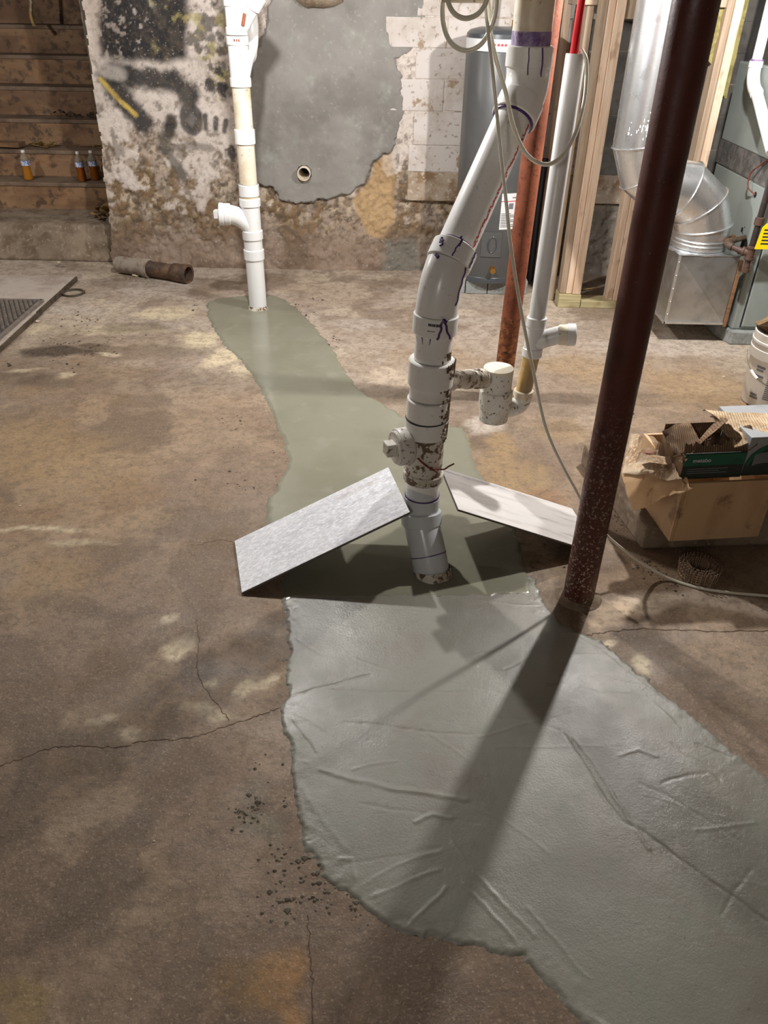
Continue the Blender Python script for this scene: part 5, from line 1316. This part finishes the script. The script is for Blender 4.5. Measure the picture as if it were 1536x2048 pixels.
# ------------------------------------------------------------------ cast-iron pipe on the floor by the wall
i0, i1 = Vector((-1.935, 5.545, .060)), Vector((-1.385, 5.335, .060))
idr = (i1 - i0).normalized(); IL = (i1 - i0).length
IP = root('iron_pipe', (-1.66, 5.44, 0), 'short rusty cast-iron pipe lying on the floor by the back wall', 'pipe')
mk('dusty_length', lathe(i0, idr, [(0, .050), (0, .056), (.01, .058), (IL * .40, .058)], 28), M['iron_dusty'], IP)
mk('hub_ring', lathe(i0, idr, [(IL * .38, .058), (IL * .39, .066), (IL * .45, .066), (IL * .46, .056)], 28, (False, False)), M['iron_dusty'], IP)
mk('bare_length', lathe(i0, idr, [(IL * .44, .053), (IL * .80, .053)], 28, (False, False)), M['iron'], IP)
mk('open_end', lathe(i0, idr, [(IL * .78, .053), (IL * .80, .062), (IL * .93, .062), (IL * .935, .066), (IL, .066), (IL, .050), (IL * .80, .048)], 28), M['iron'], IP)
mk('bore', lathe(i0 + idr * (IL - .05), idr, [(0, .049), (.001, .048)], 24), M['black_foam'], IP)
# slab with rubber mat and hose clamp
SL = mk('raised_slab', prism([(-4.0, 3.0), (-2.17, 3.0), (-2.168, 4.1), (-2.176, 4.7), (-2.18, 5.335), (-4.0, 5.36)], 0, .028), M['slab'], loc=(-3, 4.4, 0), smooth=False)
tag(SL, 'thin pale concrete slab with a dark edge at the foot of the stairs', 'slab')
tag(mk('edge_strip', join(box(-2.174, -2.164, 4.62, 5.335, 0, .031), box(-2.172, -2.158, 3.0, 4.66, 0, .026)), M['steel_edge'], loc=(-2.17, 4.6, 0), smooth=False), 'grimy metal edge strip along the pale slab', 'edge strip')
MT = root('rubber_mat', (-2.9, 4.2, .028), 'dusty studded rubber mat lying on the pale slab', 'mat')
mk('mat_base', box(-3.5, -2.215, 3.3, 4.815, .029, .036), M['mat_dark'], MT, smooth=False)
mk('mat_rim', join(box(-3.5, -2.205, 4.80, 4.82, .029, .044), box(-2.222, -2.200, 3.3, 4.82, .029, .044)), M['mat_rubber'], MT, smooth=False, bevel=.002)
kn = []
for j in range(49):
    for i in range(41):
        x, y = -2.245 - i * .030 - (j % 2) * .015, 4.785 - j * .030
        kn.append(([(x - .009, y - .008, .036), (x + .009, y - .008, .036), (x + .009, y + .008, .036), (x - .009, y + .008, .036), (x - .006, y - .005, .046), (x + .006, y - .005, .046), (x + .006, y + .005, .046), (x - .006, y + .005, .046)],
                   [(4, 5, 6, 7), (0, 1, 5, 4), (1, 2, 6, 5), (2, 3, 7, 6), (3, 0, 4, 7)]))
mk('studs', join(*kn), M['mat_rubber'], MT, smooth=False)['kind'] = 'stuff'
hc = (-2.103, 5.057, 0.000)
HC = root('hose_clamp', hc, 'dull metal hose clamp ring lying on the floor beside the slab', 'clamp')
mk('band', lathe(hc, (0, 0, 1), [(.001, .070), (.015, .070), (.015, .067), (.001, .067), (.001, .070)], 40, (False, False)), M['clamp'], HC)
mk('screw_housing', obox((hc[0] + .070, hc[1] + .01, .011), (.006, 0, 0), (0, .014, 0), (0, 0, .008)), M['clamp'], HC, bevel=.002)

# ------------------------------------------------------------------ bottles on the stairs
def bottle(px, m, label, seedk):
    b = Vector(px)
    B = root('drink_bottle', tuple(b), label, 'bottle', 'bottles on the stairs')
    mk('liquid', lathe(b, (0, 0, 1), [(.0012, .029), (.004, .0325), (.045, .0335), (.060, .0305), (.088, .0300), (.095, .0315), (.110, .0318)], 24), m, B)
    mk('shell', lathe(b, (0, 0, 1), [(.110, .0318), (.112, .0335), (.150, .0340), (.175, .024), (.188, .0135), (.200, .0130)], 24), M['pet'], B)
    mk('label_band', lathe(b, (0, 0, 1), [(.105, .0345), (.140, .0347)], 24, (False, False)), M['bottle_label'], B)
    mk('screw_cap', lathe(b, (0, 0, 1), [(.196, .0150), (.212, .0150), (.214, .0135)], 18), M['cap'], B)
TZ = NOSE[0] + .001
bottle((-2.845, 6.47, TZ), M['amber'], 'plastic bottle of pale amber liquid standing alone on the second step', 1)
bottle((-2.415, 6.45, TZ), M['amber_dark'], 'bottle of dark amber liquid, left of the pair beside the whitewashed wall', 2)
bottle((-2.330, 6.50, TZ), M['amber_dark'], 'bottle of dark amber liquid, right of the pair half hidden by the whitewashed wall', 3)
tag(mk('scrap_board', obox((-3.13, 6.70, NOSE[1] + .028), (.20, -.02, 0), (.007, .05, 0), (0, 0, .018)), M['board'], loc=(-3.13, 6.70, NOSE[1]), smooth=False, bevel=.003), 'offcut of brown board lying on the left of the third step', 'board')
def litter(name, c, n, spread, size, m, label, seedk, cat):
    rs = random.Random(seedk)
    gs = []
    for k in range(n):
        p = Vector(c) + Vector((rs.gauss(0, spread[0]), rs.gauss(0, spread[1]), abs(rs.gauss(0, spread[2]))))
        a, t = rs.uniform(0, 6.28), rs.uniform(-.5, .5)
        s = size * rs.uniform(.5, 1.4)
        ux = Vector((math.cos(a), math.sin(a), t)) * s; uy = Vector((-math.sin(a), math.cos(a), rs.uniform(-.5, .5))) * s * .6
        gs.append(obox(p + Vector((0, 0, s * .4)), ux, uy, Vector((0, 0, .0012))))
    o = mk(name, join(*gs), m, loc=c, smooth=False)
    tag(o, label, cat, kind='stuff')
    return o
litter('dry_litter', (-2.78, 6.75, NOSE[1]), 26, (.07, .02, .012), .025, M['rag'], 'dry leaf litter on the third step beside the board', 1, 'litter')
litter('dry_litter', (-2.25, 6.74, NOSE[1]), 22, (.10, .02, .01), .022, M['rag'], 'dry leaf litter on the third step next to the wall', 2, 'litter')
litter('dry_litter', (-2.15, 6.15, .245), 34, (.05, .07, .03), .030, M['rag'], 'heap of dry litter on the concrete bottom step by the wall', 3, 'litter')
litter('dry_litter', (-2.45, 6.95, NOSE[2]), 24, (.14, .02, .02), .022, M['dark_chip'], 'dark dirt and rubble on the fourth step', 4, 'litter')

# ------------------------------------------------------------------ crumbs and chips on the floor
def crumbs(name, spots, m, label, seedk):
    rs = random.Random(seedk)
    gs = []
    for (x, y, _), n, spread, s0, s1 in spots:
        for k in range(n):
            r = rs.uniform(s0, s1) * (.85 if rs.random() < .85 else 1.4)
            px, py = x + rs.gauss(0, spread), y + rs.gauss(0, spread)
            V, F = [], []
            for (a, b, c) in ((1, 0, 0), (-1, 0, 0), (0, 1, 0), (0, -1, 0), (0, 0, 1), (0, 0, -1)):
                k2 = rs.uniform(.6, 1.3)
                V.append((px + a * r * k2, py + b * r * k2, max(-.001, r * .25 + c * r * k2 * .5)))
            F = [(0, 2, 4), (2, 1, 4), (1, 3, 4), (3, 0, 4), (2, 0, 5), (1, 2, 5), (3, 1, 5), (0, 3, 5)]
            gs.append((V, F))
    o = mk(name, join(*gs), m, loc=(spots[0][0][0], spots[0][0][1], 0), smooth=False)
    tag(o, label, 'crumbs', kind='stuff')
crumbs('mortar_crumbs', [((-0.317, 1.188, 0.000), 22, .018, .002, .006), ((-0.345, 1.151, 0.000), 20, .016, .002, .006), ((-0.230, 1.042, 0.000), 24, .026, .002, .006), ((-0.213, 0.948, 0.000), 26, .026, .002, .007), ((-0.130, 0.961, 0.000), 22, .024, .002, .006), ((-0.061, 0.957, 0.000), 10, .012, .003, .009), ((-0.306, 1.312, 0.000), 8, .02, .002, .006), ((-0.167, 1.021, 0.000), 16, .016, .003, .008), ((-0.236, 1.193, 0.000), 8, .008, .002, .005), ((-0.009, 0.907, 0.000), 10, .02, .002, .004)],
       M['mortar'], 'grey-brown mortar crumbs scattered left of the trowelled cement edge', 1)
crumbs('pale_chips', [((-0.602, 1.063, 0.000), 18, .16, .001, .0025), ((-0.452, 0.888, 0.000), 14, .14, .001, .0025), ((-0.803, 1.125, 0.000), 12, .14, .001, .003), ((0.091, 0.745, 0.000), 10, .1, .001, .002), ((-0.862, 1.965, 0.000), 24, .3, .001, .003), ((-1.156, 2.762, 0.000), 24, .4, .0015, .004), ((0.896, 1.962, 0.000), 16, .14, .001, .003), ((1.383, 4.248, 0.000), 20, .3, .003, .007), ((1.630, 3.841, 0.000), 16, .2, .003, .007), ((-1.845, 5.490, 0.000), 10, .1, .006, .014), ((-1.674, 5.384, 0.000), 6, .06, .006, .012), ((-2.163, 4.475, 0.000), 10, .2, .004, .010)],
       M['chip'], 'tiny pale stone chips scattered over the brown floor', 2)
crumbs('dark_crumbs', [((-0.574, 2.741, 0.000), 14, .06, .002, .006), ((-0.695, 3.283, 0.000), 12, .05, .003, .007), ((-0.432, 2.384, 0.000), 8, .04, .002, .005), ((-0.559, 4.779, 0.000), 14, .10, .004, .010), ((-0.336, 4.320, 0.000), 16, .08, .004, .012), ((-0.451, 5.026, 0.000), 8, .08, .004, .010), ((-1.805, 4.062, 0.000), 50, .13, .003, .010), ((-1.646, 4.181, 0.000), 24, .12, .003, .009), ((-1.200, 4.792, 0.000), 10, .09, .004, .010), ((-1.894, 4.575, 0.000), 18, .10, .004, .012), ((0.300, 3.170, 0.000), 12, .05, .002, .006), ((-0.469, 3.000, 0.000), 6, .04, .002, .005), ((0.964, 2.209, 0.000), 60, .035, .002, .006), ((0.926, 2.494, 0.000), 70, .05, .002, .006), ((1.003, 2.097, 0.000), 20, .03, .002, .006), ((-0.944, 3.123, 0.000), 14, .3, .002, .005), ((0.574, 2.257, 0.000), 12, .04, .004, .012)],
       M['dark_chip'], 'dark dirt crumbs along the wet cement strip and across the floor', 3)
for k, (p, r, lb) in enumerate([((-1.793, 5.458, 0.000), .020, 'pale pebble on the floor below the iron pipe'), ((-2.131, 4.519, 0.000), .014, 'white pebble on the floor beside the slab edge'), ((-2.398, 5.637, 0.000), .016, 'small white chip on the pale slab'), ((1.206, 3.421, 0.000), .012, 'small stone on the floor behind the crate')]):
    tag(mk('pebble', rock((p[0], p[1], r * .5 + (.028 if k == 2 else 0)), r, 40 + k, (1.2, .9, .6)), M['chip'], loc=(p[0], p[1], (.028 if k == 2 else 0))), lb, 'stone')
tag(mk('yellow_stick', sweep([(1.28, 5.30, .006), (1.46, 5.36, .008)], .006, 8), M['pvc_yellow'], loc=(1.37, 5.33, .006)), 'thin yellow stick on the dark floor behind the studs', 'stick')
